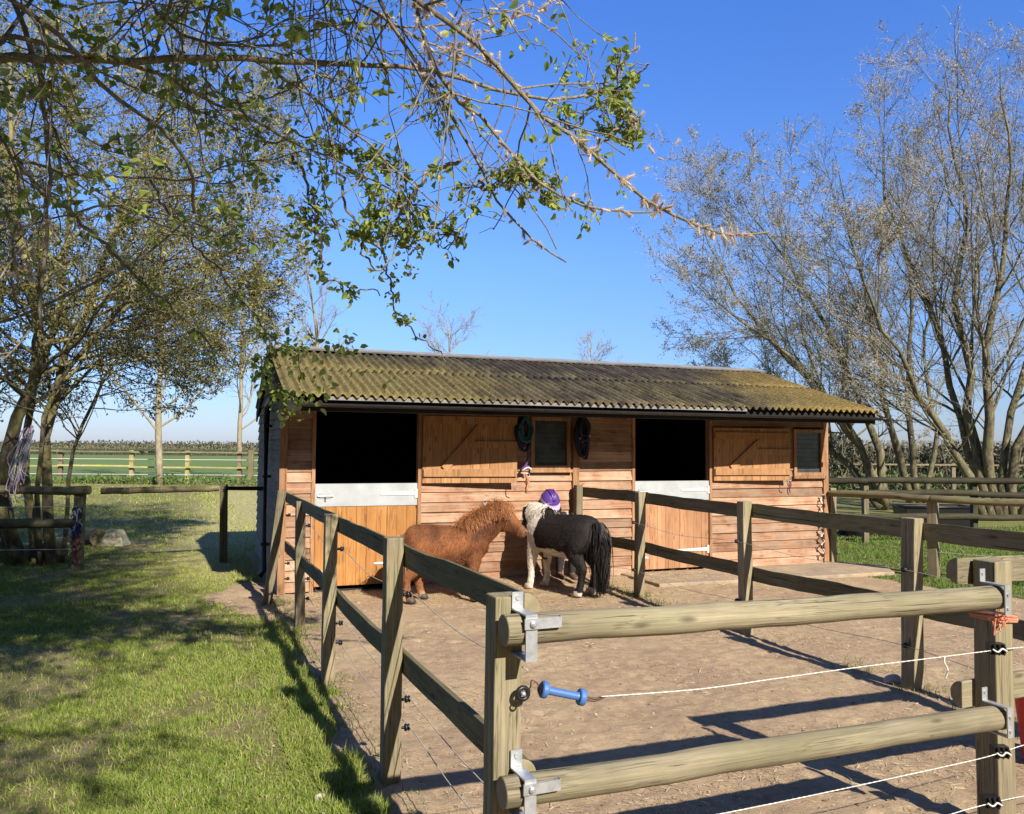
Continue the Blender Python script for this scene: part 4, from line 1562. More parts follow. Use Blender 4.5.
for z in (.33, .14):
    wire('fence_wire', [(e0[0], e0[1] - .05, z), (e1[0], e1[1] - .07, z), (e2[0], e2[1] - .06, z)], .003, M['grey_wire'], r1, 5)
# knotted rope on the stable corner
kr = thing('knotted_rope', 'white and black rope hanging in knots down the right stable corner', 'rope', wallpt(W - .09, .08, 0))
mb = MB()
rg = np.random.default_rng(12)
zz = np.linspace(.98, .12, 24)
Pk = [ST_M @ Vector((W - .11 + .02 * math.sin(i * 1.9) + rg.uniform(-.008, .008), -.075 - .012 * math.cos(i * 1.9), z)) for i, z in enumerate(zz)]
mb.tubes(smooth_path(np.array(Pk), 5), .008, 6, caps=True)
mb.build('rope', M['white_web'], kr, smooth=True)
mb = MB()
for i in range(1, 24, 3):
    c = np.array(Pk[i])
    mb.tubes(smooth_path(np.array([c + [-.025, -.01, .02], c + [.015, -.022, .01], c + [-.01, -.02, -.012], c + [.022, -.01, -.022]]), 4), .009, 6, caps=True)
mb.build('knots', M['black_plastic'], kr, smooth=True)

r2 = thing('rail_fence', 'shade-darkened two-rail fence further back across the right field under the trees', 'fence', (8, 14, 0))
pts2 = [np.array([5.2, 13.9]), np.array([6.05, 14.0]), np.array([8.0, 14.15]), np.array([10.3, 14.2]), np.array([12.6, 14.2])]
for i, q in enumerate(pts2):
    post(q[0], q[1], 1.08, .09, r2, .1, seed=120 + i, mat='post' if i == 1 else 'shade_dark_rail')
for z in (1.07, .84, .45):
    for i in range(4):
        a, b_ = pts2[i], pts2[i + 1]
        beam('rail', (a[0], a[1] - .08, z + random.uniform(-.02, .02)), (b_[0], b_[1] - .08, z + random.uniform(-.02, .02)), half_round(.055), M['shade_dark_rail'], r2, roll_to=(0, -1, 0), seg=6, wob=.01, seed=130 + i + int(z * 10), bevel=0)
r3 = thing('rail_fence', 'distant weathered rail fence behind the right-hand willows', 'fence', (14, 27, 0))
for i in range(7):
    x = 9.5 + i * 2.6
    post(x, 27 + i * .1, 1.15, .12, r3, 0, seed=140 + i, mat='post')
    if i < 6:
        for z in (1.1, .65):
            beam('rail', (x, 26.92 + i * .1, z), (x + 2.6, 27.02 + i * .1, z), sq(.05, .10), M['post'], r3, seg=3, seed=150 + i, bevel=0)

# tubs in the right field
pt = thing('feed_tub', 'wide purple tub on the grass behind the rails at right', 'tub', (6.35, 15.1, 0))
mb = MB()
lathe(mb, (6.35, 15.1, 0), [(0, 0), (0, .27), (.22, .33), (.33, .35), (.35, .365), (.34, .34), (.1, .27)], 28)
mb.build('tub_body', M['purple_dark'], pt, smooth=True)
for sx in (-1, 1):
    wire('handle', [(6.35 + sx * .30, 14.85, .33), (6.35 + sx * .33, 14.80, .39), (6.35 + sx * .25, 14.74, .39), (6.35 + sx * .22, 14.80, .33)], .014, M['purple_dark'], pt, 6, 4)
wtg = thing('water_trough', 'long black water trough behind the right fence', 'trough', (8.5, 16.5, 0))
mb = MB()
x0, x1, y0, y1, hh = 7.8, 9.2, 16.2, 16.8, .46
mb.poly([(x0 + .08, y0 + .06, 0), (x1 - .08, y0 + .06, 0), (x1 - .08, y1 - .06, 0), (x0 + .08, y1 - .06, 0), (x0, y0, hh), (x1, y0, hh), (x1, y1, hh), (x0, y1, hh),
         (x0 + .06, y0 + .06, hh), (x1 - .06, y0 + .06, hh), (x1 - .06, y1 - .06, hh), (x0 + .06, y1 - .06, hh), (x0 + .13, y0 + .13, .12), (x1 - .13, y0 + .13, .12), (x1 - .13, y1 - .13, .12), (x0 + .13, y1 - .13, .12)],
        [(0, 3, 2, 1), (0, 1, 5, 4), (1, 2, 6, 5), (2, 3, 7, 6), (3, 0, 4, 7), (4, 5, 9, 8), (5, 6, 10, 9), (6, 7, 11, 10), (7, 4, 8, 11), (8, 9, 13, 12), (9, 10, 14, 13), (10, 11, 15, 14), (11, 8, 12, 15), (12, 13, 14, 15)])
tb = mb.build('trough_body', M['black_plastic'], wtg)
bv = tb.modifiers.new('edge', 'BEVEL')
bv.width = .02
bv.segments = 2
wire('rim', [(x0, y0, hh), (x1, y0, hh), (x1, y1, hh), (x0, y1, hh), (x0, y0, hh)], .025, M['black_plastic'], wtg, 8)

# ------------------------------------------------------------------ trees
def tree_obj(name, label, cat, stems, radii, levels, barkm, twigm, leafm, base, leaf_kw, rng, group=None, trunk_sides=9, keep=None, leaf_n=4, cull=None):
    """stems: list of (K,3) polylines; levels: list of dicts for grow()"""
    root = thing(name, label, cat, base, 0, group)
    P = np.array([resample(s, 14) for s in stems])
    R = np.array([np.linspace(a, b_, 14) for a, b_ in radii])
    mb = MB()
    # small irregularities in girth
    mb.tubes(P, R * (1 + rng.normal(0, .05, R.shape)), trunk_sides, caps=True)
    mb.build('trunk', barkm, root, smooth=True)
    mbr = MB()
    last = None
    Pp, Rp = P, R
    pools = []
    for i, kw in enumerate(levels):
        kw = dict(kw)
        from_all = kw.pop('from_all', False)
        if from_all and pools:
            Pn, Rn = [], []
            for (a, b_) in pools[-2:]:
                x, y = grow(a, b_, rng=rng, **kw)
                Pn.append(x)
                Rn.append(y)
            K = kw.get('K', 6)
            Pp, Rp = np.concatenate(Pn), np.concatenate(Rn)
        else:
            Pp, Rp = grow(Pp, Rp, rng=rng, **kw)
        if cull is not None:
            k = cull(Pp)
            Pp, Rp = Pp[k], Rp[k]
        pools.append((Pp, Rp))
        mbr.tubes(Pp, Rp, 6 if i == 0 else (4 if i == 1 else 3), 0 if i < 2 else 1)
    mbr.build('branches', [barkm, twigm], root, smooth=True)
    if leafm is not None:
        mbl = MB()
        pts = leaf_pts(pools[-1][0], leaf_n, rng)
        if keep is not None:
            pts = pts[keep(pts)]
        add_leaves(mbl, pts, rng=rng, **leaf_kw)
        mbl.build('foliage', leafm, root)
    return root, pools


# left tree: several stems, yellow-green young leaves
rg = np.random.default_rng(21)
LT = [trace([(52, 568), (48, 540), (45, 470), (54, 400), (78, 330), (112, 240), (150, 140), (185, 40)], (10.7, 10.9), jit=.02, rng=rg),
      trace([(22, 568), (12, 540), (2, 490), (14, 430), (36, 375), (34, 300), (15, 200), (10, 60)], (10.7, 10.0), jit=.02, rng=rg),
      trace([(62, 566), (66, 520), (74, 450), (98, 390), (138, 335), (190, 300), (235, 275)], (10.9, 11.8), jit=.02, rng=rg),
      trace([(14, 568), (-25, 500), (-70, 400), (-100, 250), (-120, 100)], (10.7, 10.8), jit=.02, rng=rg),
      trace([(36, 566), (30, 500), (28, 410), (60, 300), (70, 180), (60, 20)], (10.8, 11.8), jit=.02, rng=rg),
      trace([(40, 566), (38, 470), (60, 380), (130, 300), (190, 220), (240, 130)], (10.7, 9.6), jit=.02, rng=rg)]
LR = [(.075, .016), (.10, .018), (.032, .010), (.08, .016), (.06, .014), (.036, .010)]


def cull_left(P):
    e = P[:, -1]
    u, v, yy = project(e)
    lim = np.where(v > 330, 300 - (v - 330) * 1.25, 315)
    return (u < lim) & (v < 425)


tree_obj('willow_tree', 'many-stemmed leafy tree at left with streamers hanging in its fork', 'tree', LT, LR,
         [dict(n_per=30, tr=(.28, 1.0), ratio=.42, ang=(30, 75), K=8, wig=.14, trop=(0, 0, .02), fall=.3, rr=.4),
          dict(n_per=12, tr=(.2, 1.0), ratio=.5, ang=(25, 65), K=6, wig=.16, trop=(0, 0, -.01), rmin=.005),
          dict(n_per=7, tr=(.15, 1.0), ratio=.55, ang=(25, 65), K=5, wig=.18, trop=(0, 0, -.03), rmin=.0046)],
         M['bark_left'], M['bark_left'], M['leaf_left'], (-6.2, 10.75, 0), dict(size=.046, width=.5, srange=(.5, 1.5)), rg, cull=cull_left, leaf_n=5)
# streamers in the fork
st_ = thing('streamers', 'silver, pink and maroon streamers hanging in the fork of the left tree', 'streamers', at(28, 430, 10.2))
for mname, n, sd in (('white_web', 16, 1), ('maroon_web', 9, 2), ('lilac', 7, 3)):
    rg2 = np.random.default_rng(sd)
    mb = MB()
    for k in range(n):
        a = at(31 + rg2.uniform(-2, 4), 428 + rg2.uniform(-4, 6), 10.25 + rg2.uniform(-.06, .06))
        b_ = at(rg2.uniform(4, 22), rg2.uniform(455, 497), 10.2 + rg2.uniform(-.1, .1))
        c_ = b_ + np.array([rg2.uniform(-.02, .12), 0, -rg2.uniform(.0, .25)])
        P = smooth_path(np.array([a, a * .55 + b_ * .45 + [rg2.normal(0, .02), 0, rg2.normal(0, .03)], b_, c_]), 4)
        mb.tubes(P, .0055, 4)
    mb.build('ribbon', M[mname], st_)

# near tree: trunk out of the frame to the left, limbs over the camera and into the view
rg = np.random.default_rng(33)
trunk = np.array([(-3.1, .3, -.1), (-3.05, .35, .8), (-2.95, .45, 1.8), (-2.85, .6, 2.9), (-2.6, .8, 4.2), (-2.2, .9, 5.6), (-1.7, .8, 7.2), (-1.3, .6, 8.8)])
heads = {
    'L1': ([(-260, 150), (-120, 80), (0, 64), (43, 66), (93, 60), (186, 60), (239, 63), (286, 66), (339, 70), (383, 73), (443, 81), (526, 100), (580, 97), (615, 76), (630, 52), (635, 33)], (2.7, 4.1), .030, .004),
    'L2': ([(330, -260), (352, -110), (373, 0), (390, 33), (416, 76), (440, 113), (463, 156), (473, 180), (486, 200), (516, 229), (552, 256), (566, 262)], (3.2, 3.9), .024, .004),
    'L3': ([(300, -220), (360, -90), (410, 0), (443, 27), (473, 46), (512, 83), (552, 123), (592, 153), (640, 190), (673, 212), (706, 229), (729, 235), (769, 232)], (3.0, 3.7), .026, .005),
    'L4': ([(380, -120), (405, -20), (433, 73), (456, 103), (479, 126), (512, 153), (539, 179), (566, 199), (586, 206), (616, 212), (662, 212)], (3.1, 3.7), .020, .005),
    'L5': ([(-200, 160), (-60, 60), (20, 40), (73, 62), (113, 73), (150, 80), (186, 100), (233, 123), (266, 143), (292, 154), (339, 168), (390, 189), (418, 215)], (2.6, 4.0), .020, .003),
    'L6': ([(456, 153), (450, 165), (433, 176), (400, 199), (373, 219), (361, 236), (366, 256), (380, 261), (396, 254)], (3.5, 3.6), .010, .004),
    'L7': ([(339, 168), (352, 190), (365, 217), (382, 237), (398, 254), (405, 270), (408, 305), (413, 319), (424, 336), (446, 362)], (4.0, 4.3), .008, .003),
    'L8': ([(292, 154), (303, 178), (309, 202), (323, 242), (328, 270), (335, 276), (344, 283), (365, 291), (380, 296)], (3.9, 4.1), .008, .003),
    'L9': ([(-60, -80), (20, 13), (53, 40), (93, 76), (140, 113), (186, 146), (198, 186), (194, 213)], (2.6, 3.3), .020, .006),
    'L10': ([(-120, 190), (0, 171), (66, 178), (140, 181), (200, 186), (232, 183)], (3.0, 3.9), .011, .004),
    'L11': ([(-90, 330), (60, 290), (133, 256), (173, 229), (199, 209), (230, 196)], (4.6, 5.2), .02, .006),
    'L12': ([(-20, -120), (10, 0), (30, 80), (36, 110), (43, 166), (45, 246), (40, 330)], (2.9, 3.3), .018, .007),
    'L13': ([(20, 160), (60, 200), (82, 222), (113, 254), (151, 285), (172, 306), (200, 337), (213, 354)], (3.8, 4.4), .013, .004),
    'L14': ([(150, 180), (190, 250), (220, 282), (251, 313), (275, 342), (292, 352), (302, 375)], (4.1, 4.6), .008, .003),
    'L15': ([(403, 200), (407, 220), (410, 240), (412, 258), (409, 272)], (3.9, 4.0), .004, .002),
    'L16': ([(380, 160), (413, 207), (426, 226), (440, 251), (454, 260)], (3.9, 4.0), .005, .002),
    'L17': ([(330, -60), (300, 0), (292, 40), (300, 100), (318, 150), (322, 190)], (3.3, 3.8), .010, .003),
    'L18': ([(250, -80), (210, 0), (205, 40), (198, 62), (215, 90), (240, 105)], (3.0, 3.8), .012, .004),
    'L19': ([(120, -80), (160, 0), (200, 30), (260, 40), (330, 20), (410, 25), (470, 20), (520, 8), (575, 50), (585, 60)], (3.1, 4.0), .012, .003),
    'L20': ([(300, -100), (340, 0), (400, 40), (455, 60), (520, 85), (545, 118), (600, 135), (625, 155)], (3.2, 4.0), .014, .003),
    'L21': ([(265, 143), (300, 130), (340, 142), (357, 158), (385, 172)], (4.0, 4.1), .006, .002),
    'L22': ([(473, 180), (500, 184), (532, 187), (550, 189)], (3.6, 3.7), .008, .003),
    'L23': ([(552, 123), (590, 118), (622, 96), (640, 75), (648, 64)], (3.55, 3.6), .007, .002),
    'L24': ([(592, 153), (606, 140), (626, 120), (640, 118)], (3.6, 3.7), .006, .002),
    'L25': ([(275, 342), (262, 360), (268, 385), (285, 398)], (4.5, 4.7), .005, .002),
    'L26': ([(-140, 60), (-20, 110), (15, 160), (20, 215), (12, 280), (25, 340)], (3.2, 3.6), .015, .004),
    'L27': ([(-80, 260), (10, 230), (90, 215), (150, 225), (215, 245)], (4.0, 4.8), .012, .004),
}
big = {'L1', 'L2', 'L3', 'L4', 'L5', 'L9', 'L10', 'L11', 'L12', 'L19', 'L20', 'L26', 'L27', 'L17', 'L18'}
TP, TR = [], []
TK = resample(trunk, 60)
for k, (px, Y, r0, r1) in heads.items():
    P = trace(px, Y, K=40, rng=rg)
    if k in big:     # run on out of the frame to the trunk
        s = P[0]
        d = TK - s
        j = int(np.argmin(np.abs(TK[:, 2] - (s[2] - .5)))) if s[2] < 7 else 45
        m = (TK[j] + s) / 2 + np.array([0, 0, .15])
        P = np.vstack([smooth_path(np.array([TK[j], m, s]), 6)[:-1], P])
    P = resample(P, 46)
    kk_ = np.cumsum(rg.normal(0, .0105, (46, 3)), 0)
    kk_ -= np.linspace(0, 1, 46)[:, None] * kk_[-1]
    P += kk_ + np.vstack([np.zeros((1, 3)), rg.normal(0, .003, (44, 3)), np.zeros((1, 3))])
    TP.append(P)
    TR.append(np.linspace(r0, r1, 46) * .98)
TP, TR = np.array(TP), np.array(TR)
near = thing('overhanging_tree', 'tree just out of frame whose catkin-laden branches hang across the sky', 'tree', (-3.1, .3, 0))
mb = MB()
mb.tubes(resample(trunk, 16), np.linspace(.17, .04, 16) * (1 + rg.normal(0, .04, 16)), 12, caps=True)
mb.build('trunk', M['bark_near'], near, smooth=True)


def shade_ok(P):
    """crown that shades the lawn but not the pen"""
    return P[:, 0] + .405 * P[:, 1] < .75 + .268 * P[:, 2] - .15 - .3 * vnoise(P[:, 1] * 2, P[:, 2] * 2, 4)


def cull_near(P):
    e = P[:, -1]
    m_ = P[:, P.shape[1] // 2]
    u, v, yy = project(e)
    inside = (yy > .3) & (v > -15) & (u > -20) & (u < 1050)
    ok_view = (u < 640) & (v < 250 + 0 * u) & (yy > 2.5) & (u + v < 830)
    return np.where(inside, ok_view, shade_ok(e) & shade_ok(m_))


mbb = MB()
mbb.tubes(TP, TR, 7, caps=True)
a1, r1_ = grow(TP, TR, 19, tr=(.3, 1.0), ratio=.16, ang=(30, 65), K=8, wig=.16, trop=(0, 0, -.02), rng=rg, rmin=.0042, fall=.1)
k = cull_near(a1)
a1, r1_ = a1[k], r1_[k]
a2, r2_ = grow(a1, r1_, 6, tr=(.2, 1.0), ratio=.5, ang=(30, 65), K=5, wig=.18, trop=(0, 0, -.03), rng=rg, rmin=.0024)
k = cull_near(a2)
a2, r2_ = a2[k], r2_[k]
mbb.tubes(a1, r1_, 5)
mbb.tubes(a2, r2_, 4)
# the crown above and behind the camera (out of view, it shades the lawn)
limbs = []
for k in range(60):
    j = int(rg.integers(22, 58))
    az = rg.uniform(-2.4, 1.9)
    d = np.array([math.cos(az), math.sin(az), rg.uniform(.25, .9)])
    L = rg.uniform(2.2, 4.4)
    q = [TK[j]]
    for i in range(7):
        d = norm(d + rg.normal(0, .12, 3))
        q.append(q[-1] + d * L / 7)
    limbs.append(resample(np.array(q), 12))
limbs = np.array(limbs)
lr_ = np.repeat(np.linspace(.05, .012, 12)[None], len(limbs), 0)


def oov(P):
    """stays out of the frame and off the pen"""
    e = P[:, -1]
    m_ = P[:, P.shape[1] // 2]
    res = np.ones(len(P), bool)
    for q in (e, m_):
        u, v, yy = project(q)
        res &= ~((yy > .2) & (v > -10) & (u > -30) & (u < 1060)) & shade_ok(q)
    return res


k = oov(limbs)
limbs, lr_ = limbs[k], lr_[k]
lim2 = []
for k in range(46):
    j = int(rg.integers(20, 58))
    az = rg.normal(-.55, .65)
    d = np.array([math.cos(az), math.sin(az), rg.uniform(-.05, .6)])
    L = rg.uniform(3.6, 6.2)
    q = [TK[j]]
    for i in range(9):
        d = norm(d + rg.normal(0, .10, 3))
        q.append(q[-1] + d * L / 9)
    lim2.append(resample(np.array(q), 12))
lim2 = np.array(lim2)


def clip_limb(P):
    u, v, yy = project(P)
    return ~((yy > .2) & (v > -30) & (u > -60) & (u < 1090)).any(1) & (P[:, -1, 0] + .405 * P[:, -1, 1] < 1.3 + .268 * P[:, -1, 2])


lim2 = lim2[clip_limb(lim2)]
limbs = np.concatenate([limbs, lim2])
lr_ = np.concatenate([lr_, np.repeat(np.linspace(.05, .012, 12)[None], len(lim2), 0)])
b1, s1 = grow(limbs, lr_, 12, tr=(.2, 1.0), ratio=.45, ang=(30, 65), K=7, wig=.15, rng=rg, rmin=.006)
k = oov(b1)
b1, s1 = b1[k], s1[k]
b2, s2 = grow(b1, s1, 8, tr=(.2, 1.0), ratio=.5, ang=(30, 65), K=5, wig=.18, rng=rg, rmin=.004)
k = oov(b2)
b2, s2 = b2[k], s2[k]
mbb.tubes(limbs, lr_, 7)
mbb.tubes(b1, s1, 5)
mbb.tubes(b2, s2, 3)
mbb.build('branches', M['bark_near'], near, smooth=True)
# leaves: clusters at twig ends
mbl = MB()
tips = np.concatenate([a2[:, -1], a2[:, 3], a1[:, -1], a1[:, 5]])
u, v, yy = project(tips)
dens = np.where(u < 300, .45, np.where(v > 120, .22, .19))
tips = tips[rg.random(len(tips)) < dens]
cl = np.repeat(tips, rg.integers(3, 7, len(tips)), axis=0)
cl = cl + rg.normal(0, .018, cl.shape)
add_leaves(mbl, cl, .043, .64, rg, near=True, droop=.55, srange=(.5, 1.25))
# the leafy drops seen against the sky and on the stable corner
for key, n, t0 in (('L7', 26, .42), ('L8', 20, .55), ('L15', 12, .2), ('L16', 12, .4), ('L14', 22, .45), ('L25', 30, .05), ('L13', 18, .6), ('L21', 8, .2), ('L23', 5, .3), ('L24', 4, .3), ('L6', 5, .0)):
    P = TP[list(heads).index(key)]
    ii = (rg.uniform(t0, 1, n) * 45).astype(int)
    ii = ii[:max(3, int(n * .62))]
    c = np.repeat(P[ii], rg.integers(4, 8, len(ii)), axis=0)
    c = c + rg.normal(0, .020, c.shape) + [0, 0, -.012]
    add_leaves(mbl, c, .042 if key in ('L14', 'L25') else .038, .66, rg, near=True, droop=.7, srange=(.5, 1.3))
for (u_, v_, Y_, n) in ((566, 72, 3.9, 46), (300, 250, 4.0, 24), (360, 232, 3.9, 30), (352, 346, 4.5, 26), (330, 350, 4.5, 22), (300, 345, 4.6, 40), (282, 352, 4.6, 40), (265, 372, 4.7, 40), (300, 400, 4.8, 46), (285, 410, 4.8, 30), (318, 385, 4.7, 22), (390, 376, 4.6, 8), (362, 368, 4.6, 8)):
    n = int(n * .75)
    c = np.repeat(at(u_, v_, Y_)[None], n, 0) + rg.normal(0, .045, (n, 3))
    add_leaves(mbl, c, .046 if Y_ > 4.3 else .038, .66, rg, near=True, droop=.7, srange=(.5, 1.3))
print('NEAR', len(limbs), len(lim2), len(b1), len(b2))
lp = leaf_pts(b2, 7, rg)
lp = lp[shade_ok(lp) & ((lp[:, 1] + 1.223 * lp[:, 2] < 8.8 + 1.5 * vnoise(lp[:, 0], lp[:, 2], 7)) | (rg.random(len(lp)) < .12))]
u, v, yy = project(lp)
lp = lp[~((yy > .2) & (v > -20) & (u > -40) & (u < 1060))]
add_leaves(mbl, lp, .062, .62, rg, near=False, droop=.3)
mbl.build('foliage', M['leaf_near'], near)
# catkins
mbc = MB()
cp, cd, cs = [], [], []


def catkins(key, n, t0, t1, size=.034):
    P = TP[list(heads).index(key)]
    ii = (rg.uniform(t0, t1, n) * 44).astype(int)
    T = norm(P[ii + 1] - P[ii])
    d = norm(T * .5 + rg.normal(0, .55, (n, 3)) + [0, 0, -.25])
    cp.append(P[ii] + (P[ii + 1] - P[ii]) * rg.random((n, 1)))
    cd.append(d)
    cs.append(size * 1.3 * rg.uniform(.6, 1.25, n))


catkins('L3', 62, .84, 1.0, .036)
catkins('L3', 16, .96, 1.0, .034)
catkins('L3', 10, .7, .84, .034)
catkins('L4', 48, .72, 1.0, .032)
catkins('L4', 12, .35, .7, .03)
catkins('L1', 12, .93, 1.0, .028)
catkins('L1', 18, .6, .93, .03)
catkins('L2', 9, .93, 1.0, .03)
catkins('L2', 20, .45, .85, .03)
catkins('L5', 14, .6, .98, .028)
catkins('L19', 44, .55, .95, .034)
catkins('L20', 36, .5, 1.0, .032)
catkins('L22', 8, .4, 1.0, .028)
catkins('L12', 26, .3, .95, .036)
catkins('L26', 30, .3, .95, .036)
catkins('L9', 16, .35, .9, .03)
catkins('L27', 10, .4, .95, .03)
catkins('L24', 9, .6, 1, .034)
for (u_, v_, Y_, n) in ((433, 5, 3.4, 22), (520, 10, 3.6, 20), (535, 3, 3.6, 16), (440, 62, 3.4, 20), (475, 40, 3.4, 18), (10, 260, 3.4, 20), (8, 210, 3.4, 12), (455, 45, 3.4, 16), (660, 165, 3.75, 5)):
    cp.append(np.repeat(at(u_, v_, Y_)[None], n, 0) + rg.normal(0, .05, (n, 3)))
    cd.append(norm(rg.normal(size=(n, 3)) + [0, 0, -.4]))
    cs.append(.045 * rg.uniform(.6, 1.25, n))
cp, cd, cs = np.concatenate(cp), np.concatenate(cd), np.concatenate(cs)
tk = np.linspace(0, 1, 5)
mbc.tubes(cp[:, None] + cd[:, None] * (cs[:, None] * tk)[:, :, None], cs[:, None] * np.array([[.05, .11, .12, .10, .03]]), 6)
nb = 120
idx = np.repeat(np.arange(len(cp)), nb)
tt = rg.uniform(.02, 1.0, len(idx))
b0 = cp[idx] + cd[idx] * (cs[idx] * tt)[:, None]
rd = rg.normal(size=(len(idx), 3))
rd = norm(rd - (rd * cd[idx]).sum(1, keepdims=True) * cd[idx] + cd[idx] * .35)
fl_ = (cs[idx] * rg.uniform(.2, .46, len(idx)))[:, None]
sdv = norm(np.cross(rd, rg.normal(size=rd.shape))) * .0009
V = np.stack([b0 - sdv, b0 + sdv, b0 + rd * fl_], 1).reshape(-1, 3)
mbc.add(V, np.arange(len(V)).reshape(-1, 3))
mbc.build('catkins', M['catkin'], near)

# right-hand willows
def crown_cap(P):
    """rounded crown: height limit falls away from the main stems"""
    e = P[:, -1]
    cx = np.minimum(np.abs(e[:, 0] - 12.2), 6.0)
    return e[:, 2] < 12.1 - .07 * cx ** 2 + 1.4 * (vnoise(e[:, 0] * 1.3, e[:, 1] * 1.3, 5) - .5) + np.maximum(e[:, 1] - 19.5, 0) * .45


def right_tree(label, stems, Y, base_r, lv, seed, base, leafm='bud_right', leaf_n=4, spread=1.2, cull=None):
    rg = np.random.default_rng(seed)
    S, R_ = [], []
    for px, dy, r0 in stems:
        S.append(trace(px, (Y, Y + dy), jit=.05, rng=rg))
        R_.append((r0 * .66, r0 * .045))
    return tree_obj('willow_tree', label, 'tree', S, R_, lv, M['bark_right'], M['twig_right'], M[leafm], base, dict(size=.055, width=.45, srange=(.5, 1.4), droop=0), rg, 'bare spring willows in the right field', leaf_n=leaf_n, cull=cull or crown_cap)


LV = [dict(n_per=19, tr=(.2, 1.0), ratio=.42, ang=(18, 50), K=8, wig=.11, trop=(0, 0, .07), fall=.35, rr=.36),
      dict(n_per=10, tr=(.15, 1.0), ratio=.5, ang=(22, 55), K=6, wig=.13, trop=(0, 0, .04), rmin=.006, rr=.45),
      dict(n_per=11, tr=(.1, 1.0), ratio=.55, ang=(22, 55), K=5, wig=.15, trop=(0, 0, .03), rmin=.0038, rr=.5)]
right_tree('largest willow at the right edge, its bare stems fanning up from one base', [
    ([(985, 522), (958, 452), (925, 400), (890, 340), (868, 290), (845, 235)], -1.5, .17),
    ([(992, 522), (975, 450), (968, 380), (958, 290), (965, 200), (950, 120), (943, 60)], .6, .19),
    ([(1000, 522), (990, 440), (985, 360), (1002, 260), (1010, 170), (1000, 60)], -.8, .19),
    ([(1012, 522), (1020, 450), (1046, 370), (1070, 280), (1085, 180), (1090, 80)], .8, .19),
    ([(1006, 522), (1002, 470), (1016, 400), (1034, 320), (1024, 200), (1040, 80)], 1.5, .16),
    ([(996, 522), (966, 440), (940, 350), (905, 250), (885, 180), (878, 110)], 1.6, .15),
    ([(1016, 522), (1060, 450), (1120, 350), (1160, 250), (1180, 160)], -.8, .17)],
    18.8, .2, LV, 51, (11.2, 18.8, 0))
right_tree('middle willow in the right field, upright spotted stems with sparse grey buds', [
    ([(918, 503), (912, 440), (905, 380), (914, 300), (900, 230), (905, 170)], .5, .17),
    ([(911, 503), (895, 440), (880, 380), (868, 300), (848, 230), (834, 150)], -1.2, .18),
    ([(925, 503), (936, 430), (925, 350), (938, 260), (930, 200)], 1.5, .13),
    ],
    24.5, .18, LV, 52, (12.1, 24.5, 0), 'bud_grey')
right_tree('leaning willow nearest the stable roof, bending low to the left', [
    ([(886, 508), (865, 460), (835, 410), (790, 360), (742, 315), (700, 285)], -1.0, .18),
    ([(889, 508), (875, 440), (850, 380), (815, 310), (775, 250), (738, 190)], .8, .18),
    ([(881, 508), (850, 470), (815, 435), (770, 395), (720, 365)], 1.4, .17),
    ([(884, 508), (858, 450), (822, 390), (760, 330), (705, 240), (700, 190)], .2, .13)],
    21.5, .18, LV, 53, (9.9, 21.5, 0), 'bud_grey', 4)
# a darker willow further right keeps the frame edge full
# thin trees by the far fence
def slim(label, u, vb, Y, top, r, seed, barkm, twigm, n1=16, sc=1.0, group=None, leafm=None):
    rg = np.random.default_rng(seed)
    b_ = at(u, vb, Y)
    b_[2] = -.05
    px = [(u, vb), (u + rg.uniform(-2, 2), vb - (vb - top) * .3), (u + rg.uniform(-5, 5), vb - (vb - top) * .6), (u + rg.uniform(-6, 6), top)]
    S = trace(px, Y, jit=.03, rng=rg)
    S[0] = b_
    h = S[-1][2]
    lv = [dict(n_per=int(n1 * 1.5), tr=(.16, 1.0), ratio=.46 * sc, ang=(35, 65), K=8, wig=.10, trop=(0, 0, .06), fall=.55, rr=.42),
          dict(n_per=8, tr=(.2, 1.0), ratio=.5, ang=(25, 55), K=6, wig=.12, trop=(0, 0, .04), rmin=.012),
          dict(n_per=6, tr=(.15, 1.0), ratio=.5, ang=(25, 55), K=4, wig=.12, trop=(0, 0, .04), rmin=.008)]
    return tree_obj('ash_tree', label, 'tree', [S], [(r, r * .15)], lv, barkm, twigm, leafm, tuple(b_), dict(size=.07, width=.5), rg, group, leaf_n=2)


slim('slender pale-barked tree in front of the far fence, left of the stable', 160, 485, 31.0, 175, .14, 61, M['bark_pale'], M['twig_pale'], 20, .95, None, M['bud_right'])
slim('thinner bare tree by the far fence, close to the stable corner', 240, 481, 34.0, 225, .11, 62, M['bark_pale'], M['twig_pale'], 18, .9)
G5 = 'bare trees showing above the stable roof'
slim('bare treetop rising behind the left end of the roof', 312, 470, 42.0, 270, .20, 63, M['bark_pale'], M['twig_pale'], 18, .85, G5)
slim('bare twiggy treetop above the roof ridge, left of centre', 452, 465, 55.0, 322, .2, 64, M['bark_pale'], M['twig_pale'], 16, 1.0, G5)
slim('smallest treetop just above the ridge, right of centre', 592, 462, 60.0, 346, .2, 65, M['bark_pale'], M['twig_pale'], 16, 1.0, G5)
slim('pale distant tree between the willow stems on the right', 985, 470, 60.0, 330, .2, 66, M['bark_pale'], M['twig_pale'], 16, 1.0, 'distant trees behind the willows')
slim('grey distant tree right of the stable gable', 850, 468, 50.0, 330, .2, 67, M['bark_right'], M['twig_right'], 16, 1.1, 'distant trees behind the willows')

